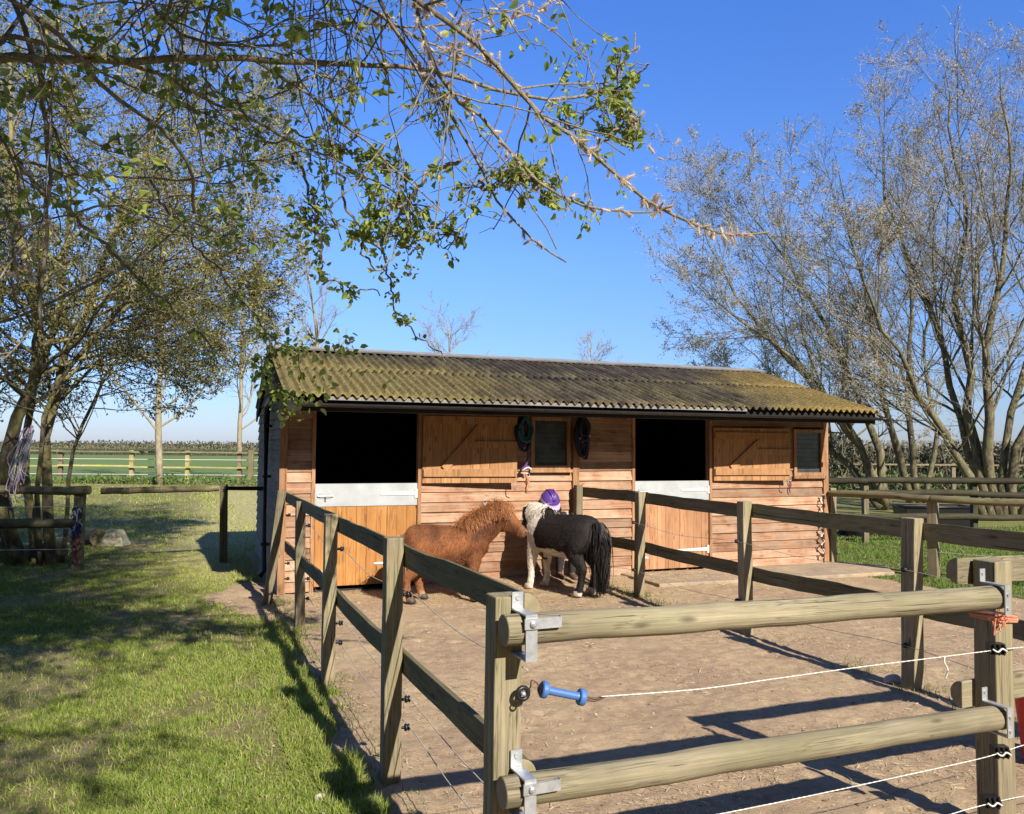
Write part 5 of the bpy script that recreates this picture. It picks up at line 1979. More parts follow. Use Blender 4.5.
# hedges and thicket (far masses)
def thicket(name, x0, x1, y0, y1, h0, h1, n, mats, seed, size, struct_kind='stuff'):
    rg = np.random.default_rng(seed)
    x = rg.uniform(x0, x1, n)
    y = rg.uniform(y0, y1, n)
    hh = h0 + (h1 - h0) * fbm(x * 12 / (x1 - x0), y * .1, seed, 5)
    z = rg.random(n) ** .8 * hh
    mb = MB()
    add_leaves(mb, np.stack([x, y, z], -1), size, .5, rg, 0, -.6)
    # stems
    m = n // 14
    xs_, ys_ = rg.uniform(x0, x1, m), rg.uniform(y0, y1, m)
    P = np.zeros((m, 4, 3))
    P[:, 0] = np.stack([xs_, ys_, xs_ * 0], -1)
    for k in range(1, 4):
        P[:, k] = P[:, k - 1] + np.stack([rg.normal(0, h1 * .07, m), rg.normal(0, h1 * .05, m), np.full(m, (h0 + h1) * .16)], -1)
    mb.tubes(P, np.linspace(size * .1, size * .04, 4)[None], 3, 1)
    return struct(mb.build(name, mats, None), struct_kind)


thicket('far_hedge', -110, 130, 104, 109, .4, 1.2, 60000, [M['scrub'], M['scrub']], 71, .20)
thicket('far_wood', -260, 300, 232, 240, .5, 2.6, 16000, [M['scrub'], M['scrub']], 72, .7)
thicket('thicket', 17, 60, 44, 50, .6, 3.8, 16000, [M['scrub'], M['bark_right']], 73, .35)
thicket('ground_cover', 8.5, 34, 28.5, 33, .1, .9, 9000, [M['scrub_green'], M['scrub']], 74, .22)
thicket('nettles', -13.4, -5, 30.6, 32.2, .05, .5, 1500, [M['weed'], M['weed']], 75, .12)
thicket('rough_grass', -26, -13, 31.5, 32.4, .05, .4, 2500, [M['weed'], M['weed']], 76, .14)

thicket('sky_block_trees', -45, 45, -20, -16, 8.0, 13.5, 11000, [M['scrub_green'], M['bark_left']], 78, 1.1)  # unseen trees added behind the camera to block low sky and deepen shade

# ------------------------------------------------------------------ grass, straw, grit
def blades(name, x, y, h, cols, rg, w=.0023, lean=.95):
    n = len(x)
    z0 = np.zeros(n)
    a = rg.uniform(0, 2 * PI, n)
    side = np.stack([np.cos(a), np.sin(a), z0], -1) * (w * rg.uniform(.7, 1.4, n) * np.maximum(1, y / 6.5))[:, None]
    b_ = rg.uniform(0, 2 * PI, n)
    ln = rg.uniform(.1, 1.0, n) * lean
    d = np.stack([np.cos(b_) * ln, np.sin(b_) * ln, np.ones(n)], -1)
    d = norm(d)
    base = np.stack([x, y, z0 - .004], -1)
    mid = base + d * (h * .55)[:, None]
    tip = mid + norm(d + np.stack([np.cos(b_), np.sin(b_), -.35 + z0], -1) * ln[:, None] * 1.2) * (h * .5)[:, None]
    V = np.stack([base - side, base + side, mid + side * .8, mid - side * .8, tip], 1).reshape(-1, 3)
    k = np.arange(n)[:, None] * 5
    mb = MB()
    mb.add(V, k + np.array([[0, 1, 2, 3]]), 0, np.repeat(cols, 5, axis=0))
    mb.add(np.zeros((0, 3)), np.zeros((0, 3)))
    mb.f.append(k + np.array([[3, 2, 4]]))
    mb.mi.append(0)
    return struct(mb.build(name, M['blade']), 'stuff')


def scatter(n, poly_lo, poly_hi, rg):
    return rg.uniform(poly_lo[0], poly_hi[0], n), rg.uniform(poly_lo[1], poly_hi[1], n)


def grass_patch(name, n, lo, hi, hgt, seed, near_bias=True, far=False):
    rg = np.random.default_rng(seed)
    if near_bias:     # roughly even density on screen
        y = lo[1] * (hi[1] / lo[1]) ** rg.random(n)
        x = rg.uniform(lo[0], hi[0], n)
        half = (512 + 30) / 815 * y
        x = np.where(rg.random(n) < .9, rg.uniform(-1, 1, n) * half, x)
    else:
        x, y = scatter(n, lo, hi, rg)
    ok = (x > lo[0]) & (x < hi[0])
    dsd = dirt_sd(x, y)
    s, d = st_local(x, y)
    instable = (s > -.15) & (s < W + .15) & (d > -.3) & (d < D + .1)
    inslab = (s > 4.0) & (s < 7.8) & (d > -1.0) & (d < .1)
    patch = fbm(x * 1.3, y * 1.3, 44, 4) * .7 + fbm(x * 4, y * 4, 45, 3) * .3
    edge = np.abs(x + .405 * y - 1.03)        # distance to the left fence line
    dens = np.clip((patch - .44) * 5.5, .10, 1)
    dens = np.where(edge < .45, np.maximum(dens, .8), dens)
    dens = np.where(x > 3.9, np.maximum(dens, .85), dens)
    ok &= (dsd < .03) & ~instable & ~inslab & (rg.random(n) < dens)
    path = np.exp(-((x + .325 * y + .15) / 1.3) ** 2) * np.clip((y - 8.5) / 2, 0, 1)
    ok &= rg.random(n) > path * .55
    x, y, patch, path = x[ok], y[ok], patch[ok], path[ok]
    edge = edge[ok]
    tuft = vnoise(x * 7, y * 7, 9)
    h = hgt * (.45 + .9 * tuft) * rg.uniform(.6, 1.3, len(x)) * (1 + .7 * (edge < .35)) * (1 - .5 * path)
    mixv = np.clip(rg.random(len(x)) * .55 + (1 - patch) * .55 + path * .6 - .1, 0, 1)[:, None]
    c = np.array([.125, .215, .022]) * (1 - mixv) + np.array([.37, .39, .10]) * mixv
    fld = (x > 3.9)[:, None]
    c = np.where(fld, np.array([.10, .19, .025]) * (1 - mixv * .5) + np.array([.24, .28, .08]) * mixv * .5, c)
    straw = rg.random(len(x)) < np.where(x > 3.9, .03, .10)
    c[straw] = [.42, .36, .19]
    c *= rg.uniform(.75, 1.25, (len(x), 1))
    return blades(name, x, y, h, c, rg)


grass_patch('lawn_grass', 900000, (-9.5, 2.9), (.3, 13), .044, 81)
grass_patch('path_grass', 150000, (-18, 13), (-2, 31), .075, 82)
grass_patch('field_grass', 260000, (3.8, 6.5), (13, 17), .06, 83)
# weeds along the pen edges inside the fences
rg = np.random.default_rng(85)
px_, py_ = [], []
for pts_, cnt in ((ptsR, 900), (ptsL, 500)):
    for i in range(len(pts_) - 1):
        tq = rg.random(cnt)
        q = pts_[i][None] * (1 - tq)[:, None] + pts_[i + 1][None] * tq[:, None]
        q = q + rg.normal(0, .10, q.shape)
        px_.append(q[:, 0])
        py_.append(q[:, 1])
for (x, y) in [q[:2] for q in RP[1:5]] + [q[:2] for q in LP]:
    k = 260
    px_.append(x + rg.normal(0, .10, k))
    py_.append(y + rg.normal(0, .10, k))
px_, py_ = np.concatenate(px_), np.concatenate(py_)
kp = (fbm(px_ * 2.5, py_ * 2.5, 91) > .47) & (py_ < 9.4)
px_, py_ = px_[kp], py_[kp]
mixv = rg.random(len(px_))[:, None] * .8
o = blades('verge_grass', px_, py_, .065 * rg.uniform(.4, 1.2, len(px_)), (np.array([.085, .145, .022]) * (1 - mixv) + np.array([.30, .29, .10]) * mixv), rg)

# straw
rg = np.random.default_rng(88)
n = 170000
y = 2.6 * (10.6 / 2.6) ** rg.random(n)
x = rg.uniform(-.66, .9, n) * y
s, d = st_local(x, y)
nearwall = np.clip(1 + d / 2.6, 0, 1) * np.clip((6.5 - s) / 2, 0, 1)
clump = fbm(x * 1.6, y * 1.6, 61, 4)
pr = np.clip(.05 + .95 * nearwall ** 1.5 + (clump - .55) * 1.3, .03, 1)
ok = (dirt_sd(x, y) > -.1) & (d < -.03) & (rg.random(n) < pr)
x, y = x[ok], y[ok]
n = len(x)
s, d = st_local(x, y)
onslab = (s > 4.06) & (s < 7.4) & (d > -.84)
z = np.where(onslab, .052, dirt_h(x, y) + .004) + rg.uniform(0, .008, n)
a = rg.uniform(0, PI, n)
L = rg.uniform(.012, .07, n) * rg.uniform(.3, 1, n)
tilt = rg.normal(0, .12, n)
dv = np.stack([np.cos(a), np.sin(a), tilt], -1) * (L / 2)[:, None]
sv = np.stack([-np.sin(a), np.cos(a), rg.normal(0, .3, n)], -1) * (.0007 + .00016 * y)[:, None]
c = np.stack([x, y, z + np.abs(tilt) * L / 2], -1)
V = np.stack([c - dv - sv, c + dv - sv, c + dv + sv, c - dv + sv], 1).reshape(-1, 3)
mb = MB()
mb.add(V, np.arange(len(V)).reshape(-1, 4))
struct(mb.build('straw', M['straw']), 'stuff')
# grit and clods
n = 3600
y = 2.7 * (9 / 2.7) ** rg.random(n)
x = rg.uniform(-.66, .9, n) * y
ok = (dirt_sd(x, y) > -.25) & (fbm(x * 2, y * 2, 77) > .38)
s, d = st_local(x, y)
ok &= ~((s > 4.0) & (d > -1.0)) & (d < -.1)
x, y = x[ok], y[ok]
n = len(x)
ic = np.array([(0, 0, 1), (.894, 0, .447), (.276, .851, .447), (-.724, .526, .447), (-.724, -.526, .447), (.276, -.851, .447), (.724, .526, -.447), (-.276, .851, -.447), (-.894, 0, -.447), (-.276, -.851, -.447), (.724, -.526, -.447), (0, 0, -1)])
icf = np.array([(0, 1, 2), (0, 2, 3), (0, 3, 4), (0, 4, 5), (0, 5, 1), (1, 6, 2), (2, 7, 3), (3, 8, 4), (4, 9, 5), (5, 10, 1), (6, 7, 2), (7, 8, 3), (8, 9, 4), (9, 10, 5), (10, 6, 1), (11, 7, 6), (11, 8, 7), (11, 9, 8), (11, 10, 9), (11, 6, 10)])
sz = .003 + .008 * rg.random(n) ** 4
V = ic[None] * (1 + rg.normal(0, .2, (n, 12, 1))) * sz[:, None, None] * np.array([1.2, 1, .7]) + np.stack([x, y, np.maximum(dirt_h(x, y), .004) + sz * .2], -1)[:, None]
mb = MB()
mb.add(V.reshape(-1, 3), (np.arange(n)[:, None, None] * 12 + icf[None]).reshape(-1, 3))
t = NT('grit')
M['grit'] = t.bsdf(t.ramp(rnd_isl(t), [(.0, (.13, .10, .07)), (.5, (.25, .19, .13)), (1.0, (.36, .30, .23))]), .95, None, .2)
struct(mb.build('gravel', M['grit']), 'stuff')
# ------------------------------------------------------------------ animals and child
def loft(mb, rings, n=18):
    """rings: (x,y,z, half width, half height) with sections across the path; closed ends"""
    R = np.array(rings, float)
    P = R[:, :3]
    T = norm(np.gradient(P, axis=0))
    v = []
    prev = None
    for i in range(len(P)):
        t_ = T[i]
        if prev is None:
            ref = np.array([0, 1.0, 0]) if abs(t_[1]) < .85 else np.array([1.0, 0, 0])
            u_ = ref - t_ * (ref @ t_)
        else:
            u_ = prev - t_ * (prev @ t_)
        u_ = u_ / np.linalg.norm(u_)
        prev = u_
        w_ = np.cross(t_, u_)
        for k in range(n):
            a = 2 * PI * k / n
            v.append(P[i] + u_ * R[i, 3] * math.cos(a) + w_ * R[i, 4] * math.sin(a))
    m = len(P)
    c0 = P[0] - T[0] * min(R[0, 3], R[0, 4]) * .5
    c1 = P[-1] + T[-1] * min(R[-1, 3], R[-1, 4]) * .5
    v += [c0, c1]
    base = mb.n
    mb.add(np.array(v), [(i * n + k, i * n + (k + 1) % n, (i + 1) * n + (k + 1) % n, (i + 1) * n + k) for i in range(m - 1) for k in range(n)])
    mb.f.append(np.array([(m * n, (k + 1) % n, k) for k in range(n)]) + base)
    mb.f.append(np.array([(m * n + 1, (m - 1) * n + k, (m - 1) * n + (k + 1) % n) for k in range(n)]) + base)
    mb.mi += [0, 0]


def fuse(name, chains, mat, parent, M4, voxel=.012, smooth=8, sm_fac=.5, n=18):
    mb = MB()
    for c in chains:
        R = np.array(c, float)
        if len(R) > 2:
            R = smooth_path(R, 4)
            R[:, 3:] = np.maximum(R[:, 3:], .003)
        loft(mb, R, n)
    o = mb.build(name, mat, parent, M4, smooth=True)
    rm = o.modifiers.new('remesh', 'REMESH')
    rm.mode = 'VOXEL'
    rm.voxel_size = voxel
    rm.use_smooth_shade = True
    sm = o.modifiers.new('smooth', 'SMOOTH')
    sm.factor = sm_fac
    sm.iterations = smooth
    bpy.context.view_layer.update()
    dg = bpy.context.evaluated_depsgraph_get()
    me = bpy.data.meshes.new_from_object(o.evaluated_get(dg))
    o.modifiers.clear()
    old = o.data
    o.data = me
    me.name = name
    bpy.data.meshes.remove(old)
    if not me.materials:
        me.materials.append(mat)
    return o


def verts(o):
    a = np.zeros(len(o.data.vertices) * 3)
    o.data.vertices.foreach_get('co', a)
    return a.reshape(-1, 3)


def set_col(o, c):
    at_ = o.data.color_attributes.new('Col', 'FLOAT_COLOR', 'POINT')
    q = np.ones((len(c), 4))
    q[:, :3] = c
    at_.data.foreach_set('color', q.ravel())


def strands(mb, roots, dirs, L, col, rg, w=.0035, seg=4, grav=.35, wave=.12):
    """hair locks: tapered ribbons"""
    n = len(roots)
    P = np.zeros((n, seg + 1, 3))
    P[:, 0] = roots
    d = norm(dirs)
    for k in range(seg):
        d = norm(d + np.array([0, 0, -grav]) + rg.normal(0, wave, (n, 3)))
        P[:, k + 1] = P[:, k] + d * (L / seg)[:, None]
    mb.tubes(P, w * np.linspace(1, .25, seg + 1)[None] * rg.uniform(.6, 1.4, (n, 1)), 3, 0, col=col)


def surf_sample(o, n, rg):
    me = o.data
    me.calc_loop_triangles()
    tri = np.zeros(len(me.loop_triangles) * 3, np.int32)
    me.loop_triangles.foreach_get('vertices', tri)
    tri = tri.reshape(-1, 3)
    v = verts(o)
    a, b_, c = v[tri[:, 0]], v[tri[:, 1]], v[tri[:, 2]]
    cr = np.cross(b_ - a, c - a)
    ar = np.linalg.norm(cr, axis=1)
    k = rg.choice(len(tri), n, p=ar / ar.sum())
    r1, r2 = rg.random(n), rg.random(n)
    fl = r1 + r2 > 1
    r1[fl], r2[fl] = 1 - r1[fl], 1 - r2[fl]
    p = a[k] + (b_[k] - a[k]) * r1[:, None] + (c[k] - a[k]) * r2[:, None]
    return p, norm(cr[k])


def leg_front(y, dx=0.0, s=1.0):
    return [(.27, y * .8, .52, .075, .10), (.275 + dx * .2, y, .42, .062, .080), (.282 + dx * .5, y, .32, .048, .056), (.288 + dx * .7, y, .245, .040, .043), (.284 + dx * .85, y, .19, .031, .034), (.284 + dx, y, .12, .029, .032), (.288 + dx, y, .075, .036, .038), (.298 + dx, y, .048, .035, .038), (.31 + dx, y, .012, .040, .047)]


def leg_hind(y, dx=0.0):
    return [(-.30, y * .7, .60, .10, .14), (-.275 + dx * .1, y, .50, .095, .135), (-.26 + dx * .3, y, .42, .078, .105), (-.315 + dx * .5, y, .335, .056, .068), (-.372 + dx * .7, y, .262, .042, .050), (-.372 + dx * .9, y, .20, .032, .037), (-.362 + dx, y, .13, .031, .035), (-.352 + dx, y, .08, .037, .039), (-.338 + dx, y, .048, .036, .039), (-.325 + dx, y, .012, .042, .048)]


def hooves(root, Mx, spots, mat):
    for x, y in spots:
        mb = MB()
        a = np.arange(16) * 2 * PI / 16
        rings = [(0, .050, .046), (.025, .046, .043), (.05, .041, .038)]
        v = np.array([(x + .006 - z * .25 + rx * math.cos(q), y + ry * math.sin(q), z) for z, rx, ry in rings for q in a])
        mb.add(v, [(i * 16 + j, i * 16 + (j + 1) % 16, (i + 1) * 16 + (j + 1) % 16, (i + 1) * 16 + j) for i in range(2) for j in range(16)])
        mb.f.append(np.array([list(range(16))[::-1]]))
        mb.f.append(np.array([list(range(32, 48))]))
        mb.mi += [0, 0]
        mb.build('hoof', mat, root, Mx, smooth=True)


def eyes(root, Mx, pts, r):
    for c in pts:
        mb = MB()
        lathe(mb, c, [(r * math.sin(q), r * math.cos(q)) for q in np.linspace(-PI / 2, PI / 2, 9)], 12)
        mb.build('eye', M['eye'], root, Mx, smooth=True)


def coat(root, Mx, body, colf, n, L, rg, w=.0022):
    p, nr = surf_sample(body, n, rg)
    lay = np.array([-.55, 0, -.75])[None] + rg.normal(0, .25, (n, 3))
    tn = lay - nr * (lay * nr).sum(1, keepdims=True)
    d = norm(norm(tn) + nr * .42)
    ok = p[:, 2] > .10
    p, d, nr = p[ok], d[ok], nr[ok]
    c = colf(p) * rg.uniform(.7, 1.3, (len(p), 1))
    mb = MB()
    strands(mb, p - nr * .002, d, L * rg.uniform(.5, 1.3, len(p)), c, rg, w, 2, .12, .1)
    return mb.build('coat', M['coat_hair'], root, Mx)


def lerp3(a, b_, f):
    f = np.clip(f, 0, 1)[:, None]
    return np.asarray(a) * (1 - f) + np.asarray(b_) * f


# ---- chestnut pony, right side to us, head low at the other pony's nose
rg = np.random.default_rng(101)
CH_A, CH_S = rad(13), 1.0
ch_loc = (-.66, 8.45, .022)
chest = thing('pony', 'shaggy chestnut pony with a thick mane, standing with its nose to the other pony', 'pony', ch_loc, CH_A, None)
CM = WM[chest.name] @ Matrix.Scale(CH_S, 4)
trunk_c = [(-.455, 0, .585, .07, .09), (-.40, 0, .575, .150, .165), (-.28, 0, .57, .195, .198), (-.10, 0, .548, .212, .208), (.08, 0, .545, .208, .205), (.22, 0, .56, .185, .195), (.33, 0, .58, .145, .17), (.41, 0, .59, .085, .115)]
neck_c = [(.20, 0, .62, .125, .18), (.32, 0, .70, .115, .185), (.42, 0, .775, .10, .17), (.50, 0, .835, .088, .14), (.545, 0, .865, .07, .10)]
HD = np.array([.545, 0, .85])   # poll


def head_chain(poll, dirv, L=.37, yv=(0, 1, 0), s=1.0):
    d = np.array(dirv, float)
    d = d / np.linalg.norm(d)
    # the forehead line: sections run from the poll to the muzzle
    prof = [(-.10, .060, .085), (.05, .078, .095), (.28, .082, .105), (.48, .066, .085), (.68, .050, .062), (.86, .046, .052), (1.0, .036, .040)]
    return [tuple(np.array(poll) + d * t * L) + (a * s, b_ * s) for t, a, b_ in prof]


def ear(p, out, s=1.0):
    p, out = np.array(p), np.array(out)
    return [tuple(p) + (.024 * s, .020 * s), tuple(p + out * .035 * s) + (.026 * s, .017 * s), tuple(p + out * .07 * s) + (.017 * s, .011 * s), tuple(p + out * .095 * s) + (.005 * s, .004 * s)]


hd_dir = np.array([.82, -.10, -.57])
head_c = head_chain((.545, 0, .85), hd_dir, .335, s=1.10)
chains = [trunk_c, neck_c, head_c, leg_front(.105, .02), leg_front(-.105, -.04), leg_hind(.11, .10), leg_hind(-.11, -.05),
          ear((.535, .058, .925), norm(np.array([.1, .3, 1.0]))), ear((.535, -.058, .925), norm(np.array([.1, -.3, 1.0])))]
body = fuse('body', chains, M['coat'], chest, CM, .0125, 7)


def col_ch(p):
    base = lerp3((.27, .105, .040), (.11, .042, .02), (fbm(p[:, 0] * 7 + 3, p[:, 2] * 7, 7, 4) - .33) * 2.6)
    base = lerp3(base[0] * 0 + base, np.array([.38, .17, .07])[None] + base * 0, np.clip((p[:, 2] * -1 + .5) * 1.8, 0, .55)) if False else base
    belly = np.clip((.46 - p[:, 2]) * 4, 0, .6)[:, None]
    base = base * (1 - belly) + np.array([.28, .12, .05]) * belly
    sock = np.clip((.10 - p[:, 2]) * 14, 0, 1)[:, None] * (p[:, 1] > 0)[:, None]
    base = base * (1 - sock * .75) + np.array([.50, .33, .20]) * sock * .75
    muz = np.clip((p[:, 0] - .74) * 12, 0, 1)[:, None] * (p[:, 2] < .75)[:, None]
    base = base * (1 - muz * .5) + np.array([.33, .19, .12]) * muz * .5
    nose = (np.linalg.norm(p - (HD + hd_dir / np.linalg.norm(hd_dir) * .385), axis=1) < .035)[:, None]
    return base * (1 - nose * .7) + np.array([.10, .06, .05]) * nose * .7


set_col(body, col_ch(verts(body)))
coat(chest, CM, body, col_ch, 38000, .026, rg, .0014)
hooves(chest, CM, [(.315 + .02, .105), (.315 - .04, -.105), (-.32 + .10, .11), (-.32 - .05, -.11)], M['hoof'])
hn = norm(hd_dir)
eyes(chest, CM, [tuple(np.array([.545, 0, .85]) + hn * .105 + np.array([.02, s_ * .082, .03])) for s_ in (-1, 1)], .017)
for s_ in (-1, 1):
    mb = MB()
    c = np.array([.545, 0, .85]) + hn * .325 + np.array([.012, s_ * .033, .012])
    lathe(mb, tuple(c), [(.010 * math.sin(q), .010 * math.cos(q)) for q in np.linspace(-PI / 2, PI / 2, 7)], 10)
    mb.build('nostril', M['eye'], chest, CM, smooth=True)
# mane, forelock, tail
mb = MB()
n = 6500
tq = rg.random(n)
crest = np.array([(.14, .775), (.23, .83), (.33, .89), (.43, .94), (.51, .965), (.57, .955), (.61, .92)])
cx = np.interp(tq, np.linspace(0, 1, 7), crest[:, 0])
cz = np.interp(tq, np.linspace(0, 1, 7), crest[:, 1])
roots = np.stack([cx + rg.normal(0, .012, n), rg.normal(0, .028, n), cz - .02 + rg.normal(0, .008, n)], -1)
side_ = np.where(rg.random(n) < .72, -1, 1)
dirs = np.stack([rg.normal(.1, .35, n), side_ * rg.uniform(.25, 1.1, n), rg.uniform(.2, 1.1, n)], -1)
cm = np.array([.34, .145, .06])[None] * rg.uniform(.6, 1.35, (n, 1))
strands(mb, roots, dirs, rg.uniform(.10, .22, n), cm, rg, .0022, 6, .34, .08)
mb.build('mane', M['coat_hair'], chest, CM)
mb = MB()
n = 900
roots = np.stack([rg.normal(.575, .02, n), rg.normal(0, .035, n), rg.normal(.94, .012, n)], -1)
dirs = np.stack([rg.uniform(.5, 1.2, n), rg.normal(0, .35, n), rg.uniform(-.1, .6, n)], -1)
strands(mb, roots, dirs, rg.uniform(.07, .14, n), np.array([.36, .16, .065])[None] * rg.uniform(.6, 1.3, (n, 1)), rg, .004, 5, .30, .10)
mb.build('forelock', M['coat_hair'], chest, CM)


def tail(root, Mx, z0, zb, n, c1, c2, rg, dx=-.10, w=.0048, x0=-.465, sp=.055):
    mb = MB()
    K = 9
    P = np.zeros((n, K, 3))
    a, b_ = rg.normal(0, 1, n), rg.normal(0, 1, n)
    L = rg.uniform(.55, 1.0, n)
    for k in range(K):
        f = k / (K - 1)
        bulge = math.sin(min(1, f * 1.15) * PI) ** .6 if f < .87 else math.sin(PI * .999) + .45
        wd = .018 + sp * (math.sin(f * PI * .85) ** .8 if f > 0 else 0)
        P[:, k, 0] = x0 + dx * min(1, f * 2.4) ** .7 - .0 + a * wd * .7
        P[:, k, 1] = b_ * wd + .012 * np.sin(f * 9 + a * 3)
        P[:, k, 2] = z0 - (z0 - zb) * f * L + .02 * math.sin(f * PI)
    col = np.where(rg.random((n, 1)) < .3, np.array(c2)[None], np.array(c1)[None]) * rg.uniform(.6, 1.4, (n, 1))
    mb.tubes(P, w * np.linspace(1, .4, K)[None] * rg.uniform(.6, 1.3, (n, 1)), 3, 0, col=col)
    return mb.build('tail', M['coat_hair'], root, Mx)


tail(chest, CM, .66, .06, 800, (.20, .10, .055), (.40, .26, .15), rg, -.035, .0048, -.44, .05)

# ---- piebald pony, quarters towards us, head turned down at the chestnut's nose
rg = np.random.default_rng(102)
pf = np.array([-.72, .69])
PB_A, PB_S = math.atan2(pf[1], pf[0]), 1.10
pb_loc = (.555, 8.95, .03)
pie = thing('pony', 'black and white pony with a long black tail, rump towards the right fence', 'pony', pb_loc, PB_A, None)
PM = WM[pie.name] @ Matrix.Scale(PB_S, 4)
PMi = PM.inverted()


def toP(w):
    return np.array(PMi @ Vector(tuple(w)))


poll_w = at(531, 520, 9.33)
muz_w = at(534, 556, 9.16)
poll, muz = toP(poll_w), toP(muz_w)
neck_p = [(.20, 0, .62, .115, .16), (.33, .0, .69, .105, .165), tuple(np.array([.42, 0, .74]) * .6 + poll * .4) + (.085, .135), tuple(poll + np.array([-.02, 0, -.03])) + (.065, .09)]
hdv = norm(muz - poll)
head_p = [tuple(poll + hdv * t_ * .37) + (a, b_) for t_, a, b_ in [(-.10, .055, .075), (.05, .072, .09), (.28, .078, .098), (.48, .064, .08), (.68, .050, .060), (.86, .046, .052), (1.0, .036, .040)]]
perp = norm(np.cross(hdv, [0, 0, 1.0])) if abs(hdv[2]) < .95 else np.array([0, 1.0, 0])
chains = [trunk_c, neck_p, head_p, leg_front(.105, .03), leg_front(-.105, .0), leg_hind(.11, .03), leg_hind(-.11, .05),
          ear(poll + np.array([0, 0, .055]) + perp * .05, norm(np.array([0, 0, 1.0]) + perp * .45)), ear(poll + np.array([0, 0, .055]) - perp * .05, norm(np.array([0, 0, 1.0]) - perp * .45))]
body = fuse('body', chains, M['coat'], pie, PM, .0125, 7)


def col_pb(p):
    blk = np.array([.016, .013, .013])
    wht = np.array([.66, .60, .52])
    nz = (fbm(p[:, 0] * 6 + 9, p[:, 2] * 6 + p[:, 1] * 4, 17, 3) - .5) * .10
    x, y, z = p[:, 0] + nz, p[:, 1], p[:, 2] + nz
    headd = np.linalg.norm(np.cross(p - poll, hdv), axis=1)
    tt = (p - poll) @ hdv
    ishead = (tt > -.12) & (headd < .14) & (np.abs(tt) < .6)
    w = (x > .215) & (x < .50) & ~ishead                 # neck and shoulder blaze
    w |= (x > .20) & (z < .40) & (y > 0)                 # near fore leg all white
    w |= (x > .15) & (z < .27)                           # far fore sock
    w |= (z < .40 + .10 * (x + .1)) & (x > -.16) & (x < .3) & (z > .30)      # belly
    w |= (x < .1) & (z < .055)                           # hind pasterns
    w &= ~((x > .36) & (z > .70) & (z < .98) & (y < .02) & False)
    return np.where(w[:, None], wht * (0.93 + .15 * vnoise(p[:, 0] * 30, p[:, 2] * 30))[:, None], blk)


set_col(body, col_pb(verts(body)))
coat(pie, PM, body, col_pb, 24000, .018, rg, .0016)
hooves(pie, PM, [(.315 + .03, .105), (.315, -.105), (-.32 + .03, .11), (-.32 + .05, -.11)], M['pale_hoof'])
e1_ = poll + hdv * .11 + np.array([0, 0, .01])
eyes(pie, PM, [tuple(e1_ + perp * .070), tuple(e1_ - perp * .070)], .016)
mb = MB()
n = 1100
tq = rg.random(n)
c0_, c1_ = np.array([.17, 0, .775]), poll + np.array([0, 0, .06])
mid_ = np.array([.36, 0, .84]) * .6 + (c0_ + c1_) / 2 * .4
roots = (c0_[None] * ((1 - tq) ** 2)[:, None] + mid_[None] * (2 * tq * (1 - tq))[:, None] + c1_[None] * (tq ** 2)[:, None]) + rg.normal(0, .014, (n, 3))
dirs = np.stack([rg.normal(0, .3, n), np.where(rg.random(n) < .35, 1, -1) * rg.uniform(.3, 1, n), rg.uniform(.1, .8, n)], -1)
wmask = ((roots[:, 0] > .2) & (tq < .72))[:, None]
strands(mb, roots, dirs, rg.uniform(.07, .16, n), np.where(wmask, np.array([.62, .56, .48]), np.array([.018, .015, .015])) * rg.uniform(.7, 1.3, (n, 1)), rg, .004, 5, .40, .12)
mb.build('mane', M['coat_hair'], pie, PM)
tail(pie, PM, .70, .015, 900, (.014, .012, .012), (.028, .023, .022), rg, -.040, .0050, -.45, .029)

# ---- small child behind the piebald pony
rg = np.random.default_rng(103)
kid_loc = (.645, 9.50, .075)
kid_rot = rad(-68)       # local +x is the way the child faces
kid = thing('person', 'small child in a purple riding helmet bending behind the black and white pony', 'child', kid_loc, kid_rot)
KM = WM[kid.name]
KMi = KM.inverted()
hc = np.array(KMi @ Vector(tuple(at(550, 500, 9.36))))       # head centre
pel = np.array([-.03, 0, .47])
chst = np.array([hc[0] * .6 - .02, hc[1] * .7, .665])
nck = np.array([hc[0] * .85 - .02, hc[1] * .86, hc[2] - .125])
torso = [(*pel + [0, 0, -.04], .095, .085), (*pel, .10, .088), (*(pel * .55 + chst * .45), .092, .08), (*chst, .108, .085), (*(chst * .45 + nck * .55), .09, .065), (*nck, .040, .042), (*(nck * .4 + hc * .6), .040, .045)]
fwd = norm(np.array([.75, 0, -.66]))       # face looks forward and down
upv = norm(np.array([.66, 0, .75]))
head_k = [(*(hc - upv * .085 + fwd * .012), .042, .050), (*(hc - upv * .05), .062, .075), (*hc, .078, .092), (*(hc + upv * .05), .074, .086), (*(hc + upv * .092), .04, .048)]
nose = [(*(hc + fwd * .075 - upv * .004), .012, .014), (*(hc + fwd * .096 - upv * .018), .013, .012), (*(hc + fwd * .088 - upv * .026), .010, .008)]
earsk = [[(*(hc + np.array([0, s_ * .074, 0]) + upv * .012), .010, .018), (*(hc + np.array([0, s_ * .088, 0]) - upv * .002 - fwd * .01), .007, .020), (*(hc + np.array([0, s_ * .078, 0]) - upv * .025), .008, .010)] for s_ in (-1, 1)]
legs, hands, arms = [], [], []
